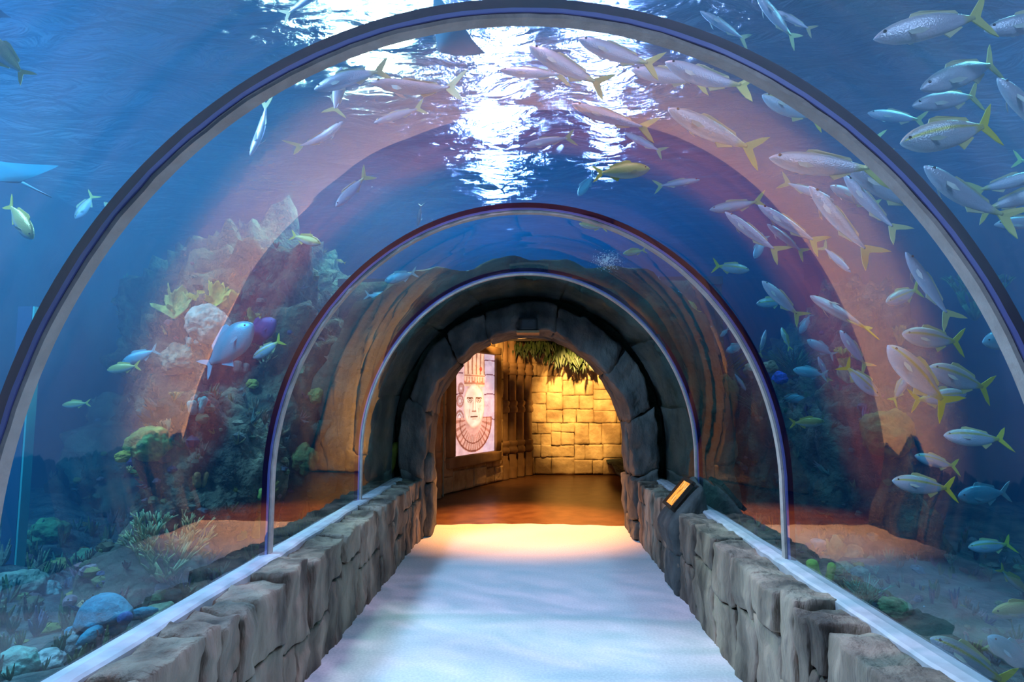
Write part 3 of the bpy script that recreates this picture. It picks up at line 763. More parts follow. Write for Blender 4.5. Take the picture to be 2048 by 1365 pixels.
struct(collar('wall_portal', 7.32, 7.62, op2, ro2, M['reefdark'], .02, 9, 4, 3), 'rock wall that closes the room behind the portal', 'rock wall')

# ------------------------------------------------------------------ room beyond
def ashlar(mb, frame, u0, u1, v0, v1, seed, depth=.10, big=.42, amp=.010):
    """irregular stone facing; frame maps (u, out, v) to the world"""
    rr = random.Random(seed); cells = []
    def cut(a, b, c, d, lv):
        w_, h_ = b-a, d-c
        if (w_ < big*1.15 and h_ < big*1.0) or min(w_, h_) < .16 and max(w_, h_) < big or lv > 9: cells.append((a, b, c, d)); return
        f = rr.uniform(.32, .68)
        if w_ > h_*rr.uniform(.8, 1.25): m_ = a+w_*f; cut(a, m_, c, d, lv+1); cut(m_, b, c, d, lv+1)
        else: m_ = c+h_*f; cut(a, b, c, m_, lv+1); cut(a, b, m_, d, lv+1)
    cut(u0, u1, v0, v1, 0)
    for i, (a, b, c, d) in enumerate(cells):
        mb.block((a+.001, -.05, c+.001), (b-.001, depth*rr.uniform(.80, 1), d-.001), .008, 8, amp, i+seed, T=frame, fr=5)
A_ = Vector((-2.05, 9.173)); B_ = Vector((-.60, 12.0)); dl = (B_-A_); LL = dl.length; dl /= LL; nl = Vector((dl.y, -dl.x))
def fl(v): return Vector((A_.x+dl.x*v.x+nl.x*v.y, A_.y+dl.y*v.x+nl.y*v.y, v.z))
def fb(v): return Vector((v.x, 13.0-v.y, v.z))
def fr_(v): return Vector((2.12-v.y, v.x, v.z))
mb = MB(); ashlar(mb, fb, -.15, 2.2, 0, 2.62, 3, .12, .46); mb.box((-.6, 13.02, 0), (2.3, 13.15, 2.7))
struct(mb.build('wall_back', M['tan'], None, True), 'warmly lit irregular stone wall at the back of the room', 'stone wall')
mb = MB(); ashlar(mb, fl, 0, LL, 0, 2.9, 8, .09, .5); struct(mb.build('wall_angled', M['tan'], None, True), 'slanting stone wall that carries the lit portrait panel', 'stone wall')
mb = MB(); ashlar(mb, fr_, 7.8, 13.0, 0, 2.9, 21, .10, .6); struct(mb.build('wall_room_right', M['tan'], None, True), 'right stone wall of the room, mostly hidden', 'stone wall')
for nm, a, b, m_, lab in (('wall_room_left', (-2.42, 7.6, -.1), (-2.31, 13.8, 3.0), 'reefdark', 'outer left wall of the room'),
                     ('wall_room_shell', (2.31, 7.6, -.1), (2.42, 13.8, 3.0), 'reefdark', 'outer right wall of the room'),
                     ('wall_room_back', (-2.42, 13.7, -.1), (2.42, 13.85, 3.0), 'reefdark', 'outer back wall of the room'),
                     ('ceiling', (-2.42, 7.55, 3.0), (2.42, 13.85, 3.1), 'iron', 'dark ceiling of the room beyond the portal')):
    mb = MB(); mb.box(a, b); struct(mb.build(nm, M[m_]), lab, 'wall' if 'wall' in nm else 'ceiling')

# engaged columns with ring mouldings
def column(x, y, r, label, h=2.75):
    t = thing('stone_column', label, 'column', (x, y, 0), 'clustered stone columns of the room')
    mb = MB(); mb.lathe([(r*1.15, 0), (r*1.15, .34), (r*.95, .38), (r*.92, h)], (0, 0, 0), 20); mb.build('shaft', M['tandark'], t, True)
    for z in (.62, 1.42, 2.18):
        mb = MB(); p_ = []
        for q, (zz, rr) in enumerate(((-.13, 1.0), (-.12, 1.22), (-.07, 1.32), (-.02, 1.18), (.0, 1.02), (.03, 1.2), (.08, 1.28), (.11, 1.12), (.12, .9))):
            p_.append((r*rr, z+zz))
        mb.lathe(p_, (0, 0, 0), 20); mb.build('moulding', M['tandark'], t, True)
for px, Y, r, lab in ((1006, 12.15, .105, 'stone column nearest the lit portrait panel, in shade'), (1023, 12.4, .10, 'second stone column from the lit panel'),
                      (1039, 12.62, .095, 'third stone column from the lit panel'), (1055, 12.82, .095, 'brightest stone column, beside the back wall'),
                      (873, 9.85, .085, 'lone stone column at the left edge of the portal view')):
    p = at(px, 800, Y); column(p.x, p.y, r, lab)
mb = MB(); p = at(888, 800, 10.0); mb.tube([(p.x, p.y, 0), (p.x, p.y, 2.9)], .012, 8)
tag(mb.build('conduit_pipe', M['cable']), 'thin grey-green pipe running up left of the lit panel', 'pipe')

# lit portrait panel (a picture of a carved stone head, shown on a flat screen)
def pic(u, v):
    """u 0..1 left-right, v 0..1 bottom-top"""
    base = [.84, .62, .62]
    if u > .70: base = [.72, .60, .68]
    for ln in (.32, .58, .78, .93):
        if abs(v-ln-.01*math.sin(u*9)) < .006 and (u > .72 or u < .2): base = [.32, .18, .22]
    n_ = noise.noise(Vector((u*9, v*16, 0))); n2 = noise.noise(Vector((u*30, v*50, 3)))
    x, y = (u-.47)/.26, (v-.475)/.215
    def mixc(c, f): 
        for i in range(3): base[i] = base[i]*(1-f)+c[i]*f
    # ear ornaments and left side scrolls
    for cx, cy_, r in ((.12, .36, .085), (.13, .52, .07), (.15, .64, .06), (.36, .80, .075)):
        d = math.hypot(u-cx, (v-cy_)*1.35)
        if abs(d-r) < .016: mixc((.50, .25, .20), .7)
        elif abs(d-r*.5) < .012: mixc((.55, .30, .25), .5)
        elif d < r: mixc((.95, .82, .80), .7)
    # tall striped headdress
    if .66 < v and .22 < u < .74-.10*abs(v-.8):
        mixc((.92, .66, .50), .9)
        if v > .78:
            if math.sin(u*62+math.sin(v*9)) > .55: mixc((.46, .22, .14), .75)
        if .705 < v < .76 and math.sin(u*95) > .1: mixc((.60, .32, .22), .6)
        if abs(v-.77) < .008 or abs(v-.695) < .010: mixc((.50, .22, .14), .65)
        if .70 < v < .715 and math.sin(u*60) > .4: mixc((.75, .2, .08), .6)
    if math.hypot(u-.63, (v-.84)*1.4) < .035: mixc((.75, .20, .12), .8)
    # collar
    dd = math.hypot((u-.46)/.46, (v-.32)/.30)
    if v < .36 and dd < 1.02:
        mixc((.84, .54, .46), .9)
        if abs(dd-.98) < .03 or abs(dd-.72) < .02: mixc((.36, .14, .09), .85)
        elif math.sin(math.atan2(v-.34, u-.46)*34) > .3 and dd > .45: mixc((.46, .22, .15), .6)
    # face
    f = x*x+y*y*(1.0 if y > 0 else .92)
    if f < 1:
        c = (1.0, .80, .68); mixc(c, 1)
        if f > .80: mixc((.70, .42, .30), (f-.80)*3)
        for sx in (-1, 1):
            ex, ey = x-sx*.42, y-.22
            if abs(ey-.13+.25*ex*ex) < .035 and abs(ex) < .30: mixc((.32, .14, .08), .9)
            e = (ex/.20)**2+(ey/.085)**2
            if e < 1.3: mixc((.80, .62, .52), .5)
            if .75 < e < 1.3: mixc((.30, .14, .09), .8)
            if e < .16: mixc((.40, .22, .18), .7)
        if abs(abs(x)-.10-.06*max(0, .2-y)) < .025 and -.25 < y < .3: mixc((.52, .27, .18), .75)
        if abs(y+.28) < .03 and abs(x) < .2: mixc((.45, .22, .16), .75)
        if abs(y+.52-.1*x*x) < .028 and abs(x) < .34: mixc((.26, .08, .05), .95)
        if abs(y+.62) < .02 and abs(x) < .22: mixc((.68, .42, .34), .6)
        if abs(abs(x)-.42+.25*(y+.2)) < .02 and -.6 < y < -.15: mixc((.55, .32, .24), .7)
    k_ = .93+.16*n_+.10*n2
    return tuple(max(0, (c*k_)**1.7) for c in base)
def picture(name, m, w_, h_, nu, nv, fn, th=.012, parent=None):
    vs = []; fs = []; cs = []
    for j in range(nv+1):
        for i in range(nu+1):
            vs.append((w_*(i/nu-.5), 0, h_*j/nv)); cs.append(fn(i/nu, j/nv))
    for j in range(nv):
        for i in range(nu):
            a = j*(nu+1)+i; fs.append((a, a+1, a+nu+2, a+nu+1))
    n = len(vs); vs += [(-w_/2, th, 0), (w_/2, th, 0), (w_/2, th, h_), (-w_/2, th, h_)]; cs += [(.02, .02, .02)]*4
    fs.append((n+1, n, n+3, n+2))
    return mesh(name, vs, fs, m, parent, False, cs)
pc = Vector((-1.0325, 11.16)) - dl*.14 + nl*.13
t = thing('portrait_panel', 'glowing panel with a carved stone head, framed in brown stone', 'panel', (pc.x, pc.y, .60))
t.rotation_euler = (0, 0, math.atan2(dl.y, dl.x))
PW, PH = 1.33, 1.80
picture('screen', M['screen'], PW, PH, 110, 150, pic, .02, t)
mb = MB()
for a, b in (((-PW/2-.17, -.05, -.20), (PW/2+.20, .10, -.005)), ((-PW/2-.17, -.05, PH+.005), (PW/2+.20, .10, PH+.15)),
             ((-PW/2-.17, -.05, -.004), (-PW/2-.005, .10, PH+.004)), ((PW/2+.005, -.05, -.004), (PW/2+.20, .10, PH+.004))):
    mb.block(a, b, .02, 8, .006, 3, fr=6)
mb.build('frame', M['tandark'], t, True)

# hanging foliage and beams
def leaf(mb, o, d, l, w_):
    d = d.normalized(); s_ = d.cross(Vector((0, 1, .2))).normalized()
    c = [o, o+d*l*.3+s_*w_+Vector((0, -.01, 0)), o+d*l*.7+s_*w_*.7, o+d*l+Vector((0, -.03, -.02)), o+d*l*.7-s_*w_*.7, o+d*l*.3-s_*w_+Vector((0, -.01, 0))]
    c2 = [p+Vector((0, .004, .002)) for p in c]
    mb.add(c+c2, [tuple(range(6)), tuple(range(11, 5, -1))]+[(i, i+6, (i+1) % 6+6, (i+1) % 6) for i in range(6)])
lr = random.Random(3)
for px, py, n, sc_, lab in ((1003, 690, 30, .8, 'leftmost dark clump of hanging leaves, in shade'), (1040, 696, 36, .9, 'clump of hanging leaves above the columns'),
                       (1075, 692, 46, 1.0, 'middle clump of hanging leaves under the beam'), (1108, 698, 60, 1.25, 'brightest green clump of hanging leaves'),
                       (1142, 706, 60, 1.25, 'large clump of leaves hanging lowest on the right'), (1172, 716, 40, 1.0, 'rightmost clump of hanging leaves by the portal edge')):
    c = at(px, py, 12.45); t = thing('hanging_plant', lab, 'plant', c, 'foliage hanging above the back wall')
    sm = MB(); lv = MB()
    for i in range(n):
        a = lr.uniform(-1, 1); base = Vector((lr.uniform(-.16, .16)*sc_, lr.uniform(-.12, .12), .25))
        tip = base+Vector((a*.16*sc_, lr.uniform(-.15, .05), -.30-lr.uniform(0, .12)*sc_))
        if i % 3 == 0: sm.tube([base, (base+tip)/2+Vector((0, -.03, .04)), tip], .004, 5)
        d = (tip-base)
        leaf(lv, base+d*lr.uniform(.3, 1.0), Vector((a*.6+lr.uniform(-.3, .3), -.2, -1)), lr.uniform(.14, .24)*sc_, .022*sc_)
    sm.build('stem', M['leaf'], t, True); lv.build('leaves', M['leaf'], t)
for a, b, lab in (((-2.2, 12.30, 2.74), (2.2, 12.50, 2.92), 'dark beam that the leaves hang from'), ((-2.2, 10.6, 2.62), (2.2, 10.72, 2.72), 'thin brown beam across the room in front of the leaves')):
    mb = MB(); mb.box(a, b); tag(mb.build('ceiling_beam', M['iron']), lab, 'beam')
t = thing('projector', 'small dark box fixed at the apex of the rock portal', 'projector', (at(1056, 655, 6.9).x, 6.93, 2.37))
mb = MB(); mb.block((-.11, -.10, -.02), (.11, .16, .13), .012, 4, .001); mb.build('housing', M['lamp'], t, True)
mb = MB(); mb.lathe([(.0, -.012), (.035, -.012), (.04, 0), (.04, .01)], (0, 0, 0), 16); o = mb.build('lens', M['eye'], t, True); o.rotation_euler = (PI/2, 0, 0); o.location = (.03, -.10, .05)
mb = MB(); mb.box((-.13, -.11, -.045), (.13, .17, -.02)); mb.build('mounting_plate', M['tandark'], t)
# room lamps
def room_lamp(loc, target, power, col, deg, label, r=.04):
    t = thing('spot_lamp', label, 'lamp', loc, 'ceiling spot lamps of the room')
    q = (Vector(target)-Vector(loc)).to_track_quat('-Z', 'Y').to_euler(); 
    mb = MB(); mb.lathe([(.0, .14), (.045, .14), (.05, .02), (.055, 0), (.048, 0), (.04, .03), (0, .04)], (0, 0, 0), 16); o = mb.build('shade', M['lamp'], t, True); o.rotation_euler = q
    mb = MB(); mb.tube([(0, 0, .1), (0, 0, 3.0-loc[2])], .008, 6); mb.build('rod', M['lamp'], t)
    spot('room_spot', loc, target, power, col, deg, .7, r)
room_lamp((.85, 10.8, 2.84), (1.0, 13.0, 1.45), 1050, (1.0, .56, .17), 50, 'brass-dark spot lamp aimed at the back wall')
room_lamp((-.3, 10.4, 2.84), (-.35, 12.4, 1.4), 230, (1.0, .50, .14), 90, 'added fill lamp for the columns, above the lit panel wall')  # fill light added to brighten the stone columns
room_lamp((0.1, 8.3, 2.84), (0, 7.95, 0), 1300, (1.0, .38, .10), 68, 'spot lamp just inside the portal')

# ------------------------------------------------------------------ info lectern on the right parapet
t = thing('info_lectern', 'grey rock lectern with an orange information screen on the right parapet', 'lectern', (1.30, 5.35, 0))
mb = MB()
def lect(v):
    # shear the top so that it rises towards the glass
    z = v.z + max(0, (v.z-.34)/.36)*(v.x)*1.15
    return Vector((v.x + (.03*math.sin(v.z*6)), v.y, z))
mb.block((-.13, -.26, .30), (.20, .24, .70), .06, 10, .016, 3, T=lect, fr=5)
mb.block((-.10, -.25, -.02), (.18, .22, .34), .05, 9, .018, 13, fr=5)
mb.build('body', M['portal'], t, True)
e = Vector((.075, 0, 0)); sl = math.atan2(1.15, 1.0)
fm = MB(); Fm = Matrix.Translation((.005, -.02, .775)) @ Matrix.Rotation(-sl, 4, 'Y')
for a, b in (((-.125, -.16, 0), (.125, -.135, .03)), ((-.125, .135, 0), (.125, .16, .03)), ((-.15, -.16, 0), (-.12, .16, .03)), ((.12, -.16, 0), (.15, .16, .03))): fm.box(a, b, T=Fm)
fm.build('screen_frame', M['iron'], t)
def infopic(u, v):
    c = (1.0, .36, .05) if noise.noise(Vector((u*4, v*3, 0))) < .25 else (1.0, .48, .12)
    for i in range(9):
        cx = .12+.09*i+.02*math.sin(i*5); cyy = .5+.32*math.sin(i*2.6)
        if abs(u-cx) < .022 and abs(v-cyy) < .10: c = (.10, .04, .02)
    return c
o = picture('screen', M['info'], .27, .27, 44, 30, infopic, .008, t)
o.matrix_local = Fm @ Matrix(((0, 0, 1, -.135+.0), (1, 0, 0, 0), (0, -1, 0, .012), (0, 0, 0, 1)))

# ------------------------------------------------------------------ reef
def ico(sub):
    bm = bmesh.new(); bmesh.ops.create_icosphere(bm, subdivisions=sub, radius=1)
    vs = [v.co.copy() for v in bm.verts]; fs = [tuple(v.index for v in f.verts) for f in bm.faces]; bm.free(); return vs, fs
ICO = {k: ico(k) for k in (3, 4, 5, 6)}
def rock(x, y, z, rx, ry, rz, seed, label, m='reef', amp=.32):
    vs, fs = ICO[6]; out = []
    for v in vs:
        o = Vector((seed*7.3, seed*2.1, 0))
        q = Vector((v.x*rx, v.y*ry, v.z*rz))
        d = 1 + amp*noise.fractal(q*1.5+o, .9, 2.1, 6) + .10*noise.noise(q*6+o) - .16*max(0, .25-abs(noise.noise(q*2.2+o)))
        out.append(Vector((q.x*d, q.y*d, q.z*d)))
    o = mesh('reef_rock', out, fs, M[m], None, True); o.location = (x, y, z)
    return tag(o, label, 'rock', 'reef rocks inside the tank')
rock(-2.55, 5.0, .75, .52, .75, .95, 1, 'craggy reef pillar at left under the pale coral domes')
rock(-3.05, 6.6, 1.6, 1.0, .9, 1.6, 2, 'tall mottled reef wall behind the middle ring at left', 'reef')
rock(-2.5, 6.9, .7, .7, .9, 1.1, 3, 'dark reef block beside the far ring at left', 'reefdark')
rock(-3.9, 8.4, 1.9, 1.8, 1.2, 2.0, 4, 'large hazy reef mass far back on the left', 'reef')
rock(-5.0, 8.6, .5, 1.1, 1.3, 1.3, 5, 'low dark reef mound far left', 'reefdark')
rock(-2.35, 4.0, .2, .40, .5, .42, 12, 'low reef rock at the foot of the left pillar', 'reefdark')
rock(2.55, 6.9, .55, .62, .9, 1.05, 6, 'reef block right of the far ring', 'reef')
rock(3.1, 6.1, .55, .62, .8, 1.08, 7, 'reef block topped with weed right of the middle ring', 'reef')
rock(3.6, 7.6, .8, .9, .8, 1.15, 8, 'reef block furthest back on the right', 'reef')
rock(4.9, 9.6, 1.2, 1.1, 1.4, 2.0, 9, 'dim reef tower deep in the tank at right', 'reef')
rock(2.15, 5.5, .15, .45, .6, .38, 10, 'dark low rock behind the right ledge', 'reefdark')
rock(2.3, 3.9, .05, .5, .7, .34, 11, 'flat dark rock beyond the right ledge near the camera', 'reefdark')

def cmesh(name, vs, fs, col, var=.25, parent=None, smooth=True, seed=0, tipcol=None, h=None):
    cs = []
    for v in vs:
        k = .95*(1+var*noise.noise(Vector(v)*14+Vector((seed, 0, 0)))*1.8+1.3*var*noise.noise(Vector(v)*34+Vector((seed, 0, 0)))); c = [x*k for x in col]
        if tipcol and h: 
            t = min(1, max(0, v[2]/h)); c = [c[i]*(1-t)+tipcol[i]*t for i in range(3)]
        cs.append([max(0, x) for x in c])
    return mesh(name, vs, fs, M['coral'], parent, smooth, cs)
def dome(r, col, seed, squash=.85, groove=.07):
    vs, fs = ICO[5]; out = []
    for v in vs:
        g_ = abs(noise.noise(v*8+Vector((seed, 0, 0))+noise.noise_vector(v*4)*.9))
        d = r*(1+.24*noise.noise(v*1.5+Vector((seed, 3, 0)))+.10*noise.noise(v*3.6+Vector((seed, 9, 0)))-groove*max(0, .22-g_)*4)
        out.append(Vector((v.x*d, v.y*d, v.z*d*squash)))
    return out, fs, col
def fan(r, col, seed, lobes=5):
    """cluster of upright ribbed blades with ragged lobed edges and real thickness"""
    vs = []; fs = []; nu, nv = 44, 12
    for kk in range(3):
        tw = (kk-1)*.6+seed; off = Vector(((kk-1)*.22*r, (kk-1)*.20*r, 0)); sc_ = (1, .8, .72)[kk]
        base = len(vs)
        for side in (0, 1):
            for i in range(nu+1):
                a = PI*(.12+.76*i/nu)
                rr = sc_*r*(.72+.20*abs(math.sin(a*lobes+tw))+.22*noise.noise(Vector((a*5, tw, 0)))+.10*noise.noise(Vector((a*16, tw, 4))))
                for j in range(nv+1):
                    t = j/nv; x = rr*t*math.cos(a)*.8; z = rr*t*math.sin(a)*1.2
                    y = .22*r*math.sin(a*5+tw)*t*t+.02*r*math.sin(a*60)*t + (1 if side else -1)*.030*r*(1.5-t)
                    c, s_ = math.cos(kk*.7), math.sin(kk*.7); vs.append(Vector((x*c-y*s_, x*s_+y*c, z))+off)
        n = (nu+1)*(nv+1)
        for s_ in (0, 1):
            for i in range(nu):
                for j in range(nv):
                    a = base+s_*n+i*(nv+1)+j; q = (a, a+1, a+nv+2, a+nv+1); fs.append(q if s_ else tuple(reversed(q)))
        for i in range(nu):
            a = base+i*(nv+1)+nv; fs.append((a, a+nv+1, a+nv+1+n, a+n))
    return vs, fs, col
def branches(r, col, seed, n=9, rad=.03, depth=3, spread=.9, up=1.0):
    rr = random.Random(seed); mb = MB()
    def grow(p, d, l, w_, lv):
        m_ = p+d*l*.5+Vector((rr.uniform(-1, 1), rr.uniform(-1, 1), rr.uniform(0, 1)))*l*.10
        e_ = p+d*l; mb.tube([p, m_, e_], [w_, w_*.85, w_*.62], 6)
        if lv > 0:
            for _ in range(rr.choice([2, 2, 3])):
                d2 = (d+Vector((rr.uniform(-1, 1), rr.uniform(-1, 1), rr.uniform(-.3, .9)))*.6).normalized(); grow(e_, d2, l*rr.uniform(.6, .85), w_*.66, lv-1)
    for i in range(n):
        a = 2*PI*i/n+rr.uniform(-.3, .3); d = Vector((math.cos(a)*spread*rr.uniform(.2, 1), math.sin(a)*spread*rr.uniform(.2, 1), up)).normalized()
        grow(Vector((0, 0, 0)), d, r*.42, rad*r, depth)
    return mb.v, mb.f, col
def tubes(r, col, seed, n=4, fat=.2):
    rr = random.Random(seed); mb = MB()
    for i in range(n):
        a = 2*PI*i/n; h = r*rr.uniform(.8, 1.6); w_ = r*fat*rr.uniform(.8, 1.25)
        b = Vector((math.cos(a)*w_*1.1, math.sin(a)*w_*1.1, 0)) if n > 1 else Vector((0, 0, 0)); t = Vector((math.cos(a)*.25*h, math.sin(a)*.2*h, h)) if n > 1 else Vector((.06*h, 0, h))
        pts = [b+(t)*k_ for k_ in (0, .25, .5, .75, .9, .97, 1)]; mb.tube(pts, [w_*.7, w_*1.05, w_*.9, w_*1.05, w_*.9, w_*.55, w_*.15], 12)
    return mb.v, mb.f, col
def blades(r, col, seed, n=60, lean=.35):
    rr = random.Random(seed); mb = MB()
    for i in range(n):
        a = rr.uniform(0, 2*PI); q = rr.uniform(0, .5)*r; b = Vector((math.cos(a)*q, math.sin(a)*q, 0)); h = r*rr.uniform(.6, 1.15)
        d = Vector((rr.uniform(-1, 1)*lean, rr.uniform(-1, 1)*lean, 1)); mb.tube([b, b+d*h*.5, b+Vector((d.x*1.6, d.y*1.6, 1))*h], [.016*r+.002, .014*r+.002, .002], 4)
    return mb.v, mb.f, col
KIND = dict(dome=dome, fan=fan, branches=branches, tubes=tubes, blades=blades)
CAT = dict(dome='coral', fan='coral', branches='coral', tubes='sponge', blades='sea plant')
NAME = dict(dome='brain_coral', fan='plate_coral', branches='branching_coral', tubes='tube_sponge', blades='sea_grass')
def coral(kind, px, py, Y, pr, col, label, seed=None, rot=0, sq=None, **kw):
    global cseed
    cseed += 1; sd = seed or cseed
    for dy in ((0, .5, .9, 1.3) if kind == 'dome' else (0, .2, .5)):
        gy = ground(px, py+dy*pr)
        if gy and abs(gy-Y) < 2.4: Y = gy+(.05 if dy else 0); break
    if kind == 'dome': Y -= .45*pr/FPX*Y
    r = pr/FPX*Y
    if kind == 'dome' and sq: kw['squash'] = sq
    v, f, c = KIND[kind](r, col, sd, **kw)
    o = cmesh(NAME[kind], v, f, c, .3, None, kind not in ('blades',), sd)
    p = at(px, py, Y); o.location = p; o.rotation_euler = (0, rot, 0)
    return tag(o, label, CAT[kind], 'corals and sponges on the reef')
cseed = 100
TERR = []
for o_ in list(C.objects):
    if o_.name.startswith(('reef_rock', 'tank_floor')) and o_.type == 'MESH':
        TERR.append(BVHTree.FromPolygons([v.co+o_.location for v in o_.data.vertices], [tuple(p_.vertices) for p_ in o_.data.polygons]))
def ground(px, py, lim=9.5):
    d = ray(px, py); best = None
    for b_ in TERR:
        h = b_.ray_cast(CAM+d*1.2, d.normalized())
        if h[0] is not None and (best is None or h[0].y < best): best = h[0].y
    return best if best is not None and best < lim else None
G1, G2, TAN, OLV, YEL, TEAL, PALE = (.26, .42, .10), (.10, .26, .12), (.42, .34, .22), (.26, .27, .06), (.50, .48, .06), (.10, .42, .38), (.50, .52, .40)
# left pillar and wall
coral('dome', 301, 888, 4.15, 42, G1, 'large green brain coral on the left pillar', sq=.86)
coral('dome', 414, 648, 4.7, 40, PALE, 'pale domed coral crowning the left pillar', sq=1.0)
coral('dome', 364, 718, 4.5, 38, TAN, 'brown rounded coral below the pale dome', sq=.95)
coral('fan', 368, 640, 4.7, 62, (.42, .42, .10), 'tall yellowish lobed plate coral left of the pale dome', lobes=4)
coral('fan', 440, 622, 5.0, 60, YEL, 'yellow-green plate coral right above the pale dome', lobes=6)
coral('fan', 506, 662, 5.2, 44, OLV, 'dark olive plate coral behind the big turquoise fish', lobes=5)
coral('branches', 332, 668, 4.6, 26, (.50, .46, .16), 'small yellow knobbly coral left of the brown rounded one', rad=.14, depth=1)
coral('tubes', 385, 690, 4.5, 18, PALE, 'cream stubby sponge between the pale and brown domes', fat=.35)
coral('dome', 505, 768, 4.6, 12, (.46, .48, .08), 'small round yellow-olive coral disc near the middle ring at left')
coral('tubes', 392, 830, 4.2, 24, TEAL, 'teal knobbly sponge above the green brain coral', fat=.3)
coral('fan', 345, 862, 4.3, 30, (.36, .34, .18), 'brown ear-shaped plate coral above the green brain coral', rot=-.7, lobes=2)
coral('branches', 348, 800, 4.3, 24, (.40, .48, .20), 'small green branching coral high on the left pillar', rad=.1, depth=1)
coral('dome', 246, 914, 4.2, 14, YEL, 'small yellow coral lump left under the green brain coral')
coral('branches', 258, 945, 4.3, 18, (.50, .48, .20), 'little yellow branching coral under the green brain coral', rad=.1, depth=1)
coral('tubes', 400, 975, 4.2, 20, (.46, .26, .08), 'orange-brown sponge low on the left pillar', fat=.28)
coral('branches', 530, 735, 5.0, 40, (.30, .36, .20), 'bushy pale-green coral beside the middle ring at left', rad=.05, depth=2, n=12)
coral('tubes', 480, 745, 4.7, 20, (.44, .42, .34), 'beige sponge stump next to the round yellow-olive disc', fat=.4)
# near left floor
coral('branches', 332, 1168, 3.3, 128, (.28, .42, .20), 'big bushy branching coral on the left tank floor', rad=.034, depth=3, n=13, spread=1.25, up=.75)
coral('branches', 300, 1108, 3.8, 88, (.20, .38, .20), 'upright green branching coral behind the big bushy one', rad=.045, depth=2, n=6, spread=.55)
coral('tubes', 498, 1075, 4.0, 60, (.40, .56, .10), 'tall yellow-green tube sponge left of the middle ring foot', fat=.22, n=3)
coral('tubes', 512, 1000, 4.6, 26, (.24, .50, .10), 'small bright green sponge left of the middle ring', fat=.26, n=2)
for q, (px, py, Y, r_, c_, lab) in enumerate((
    (98, 1064, 4.6, 34, (.08, .26, .10), 'dark green round coral by the pale vertical stripe at far left'),
    (22, 1108, 4.6, 38, (.05, .18, .08), 'very dark round coral at the left edge'),
    (34, 1178, 4.0, 46, (.18, .28, .22), 'large grey-green coral boulder at the left edge'),
    (122, 1140, 4.2, 26, (.26, .28, .08), 'olive round coral in the left rubble field'),
    (172, 1120, 4.5, 26, (.14, .28, .14), 'mossy leaning coral behind the olive one'),
    (90, 1186, 4.0, 26, (.14, .32, .30), 'blue-grey coral lump in the left rubble field'),
    (170, 1215, 3.7, 15, (.38, .32, .16), 'small tan pointed lump left of the turtle'),
    (26, 1338, 3.0, 44, (.16, .40, .32), 'sea-green boulder in the bottom left corner'),
    (96, 1326, 3.0, 30, (.34, .46, .44), 'pale grey boulder near the bottom left corner'),
    (150, 1292, 3.1, 34, (.22, .32, .32), 'blue-grey boulder below the turtle'),
    (166, 1352, 2.9, 26, (.36, .48, .12), 'yellow-green boulder at the bottom by the left ledge'),
    (204, 1318, 3.0, 24, (.20, .44, .12), 'bright green boulder just above the left ledge'),
    (252, 1278, 3.1, 24, (.06, .20, .14), 'dark green boulder right under the turtle'),
    (320, 1230, 3.1, 28, (.20, .34, .20), 'mossy boulder between turtle and bushy coral'))):
    coral('dome', px, py, Y, r_, c_, lab, sq=.8, groove=.03)
# between the rings, left
coral('dome', 609, 920, 5.3, 24, (.20, .25, .07), 'olive oval coral between the rings on the left wall', sq=1.25)
coral('dome', 636, 792, 5.4, 18, (.26, .32, .08), 'olive-yellow coral lump between the rings', sq=1.1)
coral('dome', 640, 965, 5.2, 30, (.05, .13, .09), 'big dark green coral low between the rings', sq=1.2)
coral('branches', 586, 925, 5.2, 18, (.46, .34, .30), 'pink thin coral twig by the olive oval one', rad=.06, depth=1, n=3)
coral('fan', 742, 782, 6.1, 24, (.38, .38, .04), 'bright olive coral at the far ring on the left', lobes=3)
coral('tubes', 768, 946, 6.3, 50, (.20, .24, .02), 'hanging yellow-green coral column left of the portal', fat=.22, n=4)
coral('branches', 735, 948, 5.9, 22, (.40, .44, .40), 'pale twiggy coral beside the yellow-green column', rad=.06, depth=2)
coral('dome', 655, 770, 5.6, 8, PALE, 'tiny pale knob on the wall between the rings')
coral('branches', 700, 648, 6.0, 24, (.34, .40, .22), 'greenish coral tuft high between the rings', rad=.08, depth=2)
coral('branches', 660, 730, 5.7, 22, (.36, .40, .30), 'small grey-green coral tuft mid wall between the rings', rad=.08, depth=2)
coral('fan', 610, 745, 5.6, 18, (.22, .40, .22), 'slanting green plate between the rings', rot=-.6, lobes=3)
# right reef
coral('blades', 1428, 770, 6.3, 64, (.10, .20, .07), 'dark bushy sea plant left of the middle ring on the right reef', n=110, lean=.8)
coral('blades', 1590, 752, 6.0, 52, (.09, .20, .08), 'dark bushy sea plant right of the middle ring', n=90, lean=.9)
coral('blades', 1520, 830, 6.2, 40, (.08, .18, .10), 'low dark weed on the face of the right reef', n=60, lean=.9)
coral('dome', 1505, 742, 6.2, 18, (.36, .34, .26), 'beige coral lump beside the middle ring on the right reef')
coral('dome', 1541, 735, 6.0, 14, (.26, .24, .12), 'olive-brown round coral right of the middle ring')
coral('dome', 1560, 757, 5.9, 15, (.01, .10, .60), 'vivid blue sponge lump on the right reef')
coral('branches', 1690, 742, 6.2, 66, (.40, .40, .05), 'tall yellow finger coral at the reflection tip', rad=.08, depth=1, n=8, spread=.5)
coral('branches', 1800, 690, 6.4, 52, (.42, .42, .06), 'yellow finger coral right of the reflection tip', rad=.07, depth=1, n=7, spread=.5)
coral('fan', 1700, 768, 6.0, 34, (.14, .34, .20), 'green ledge coral under the yellow fingers', lobes=4)
coral('dome', 1772, 868, 5.9, 44, (.14, .15, .03), 'large dark olive coral on the edge of the right reef', sq=1.1)
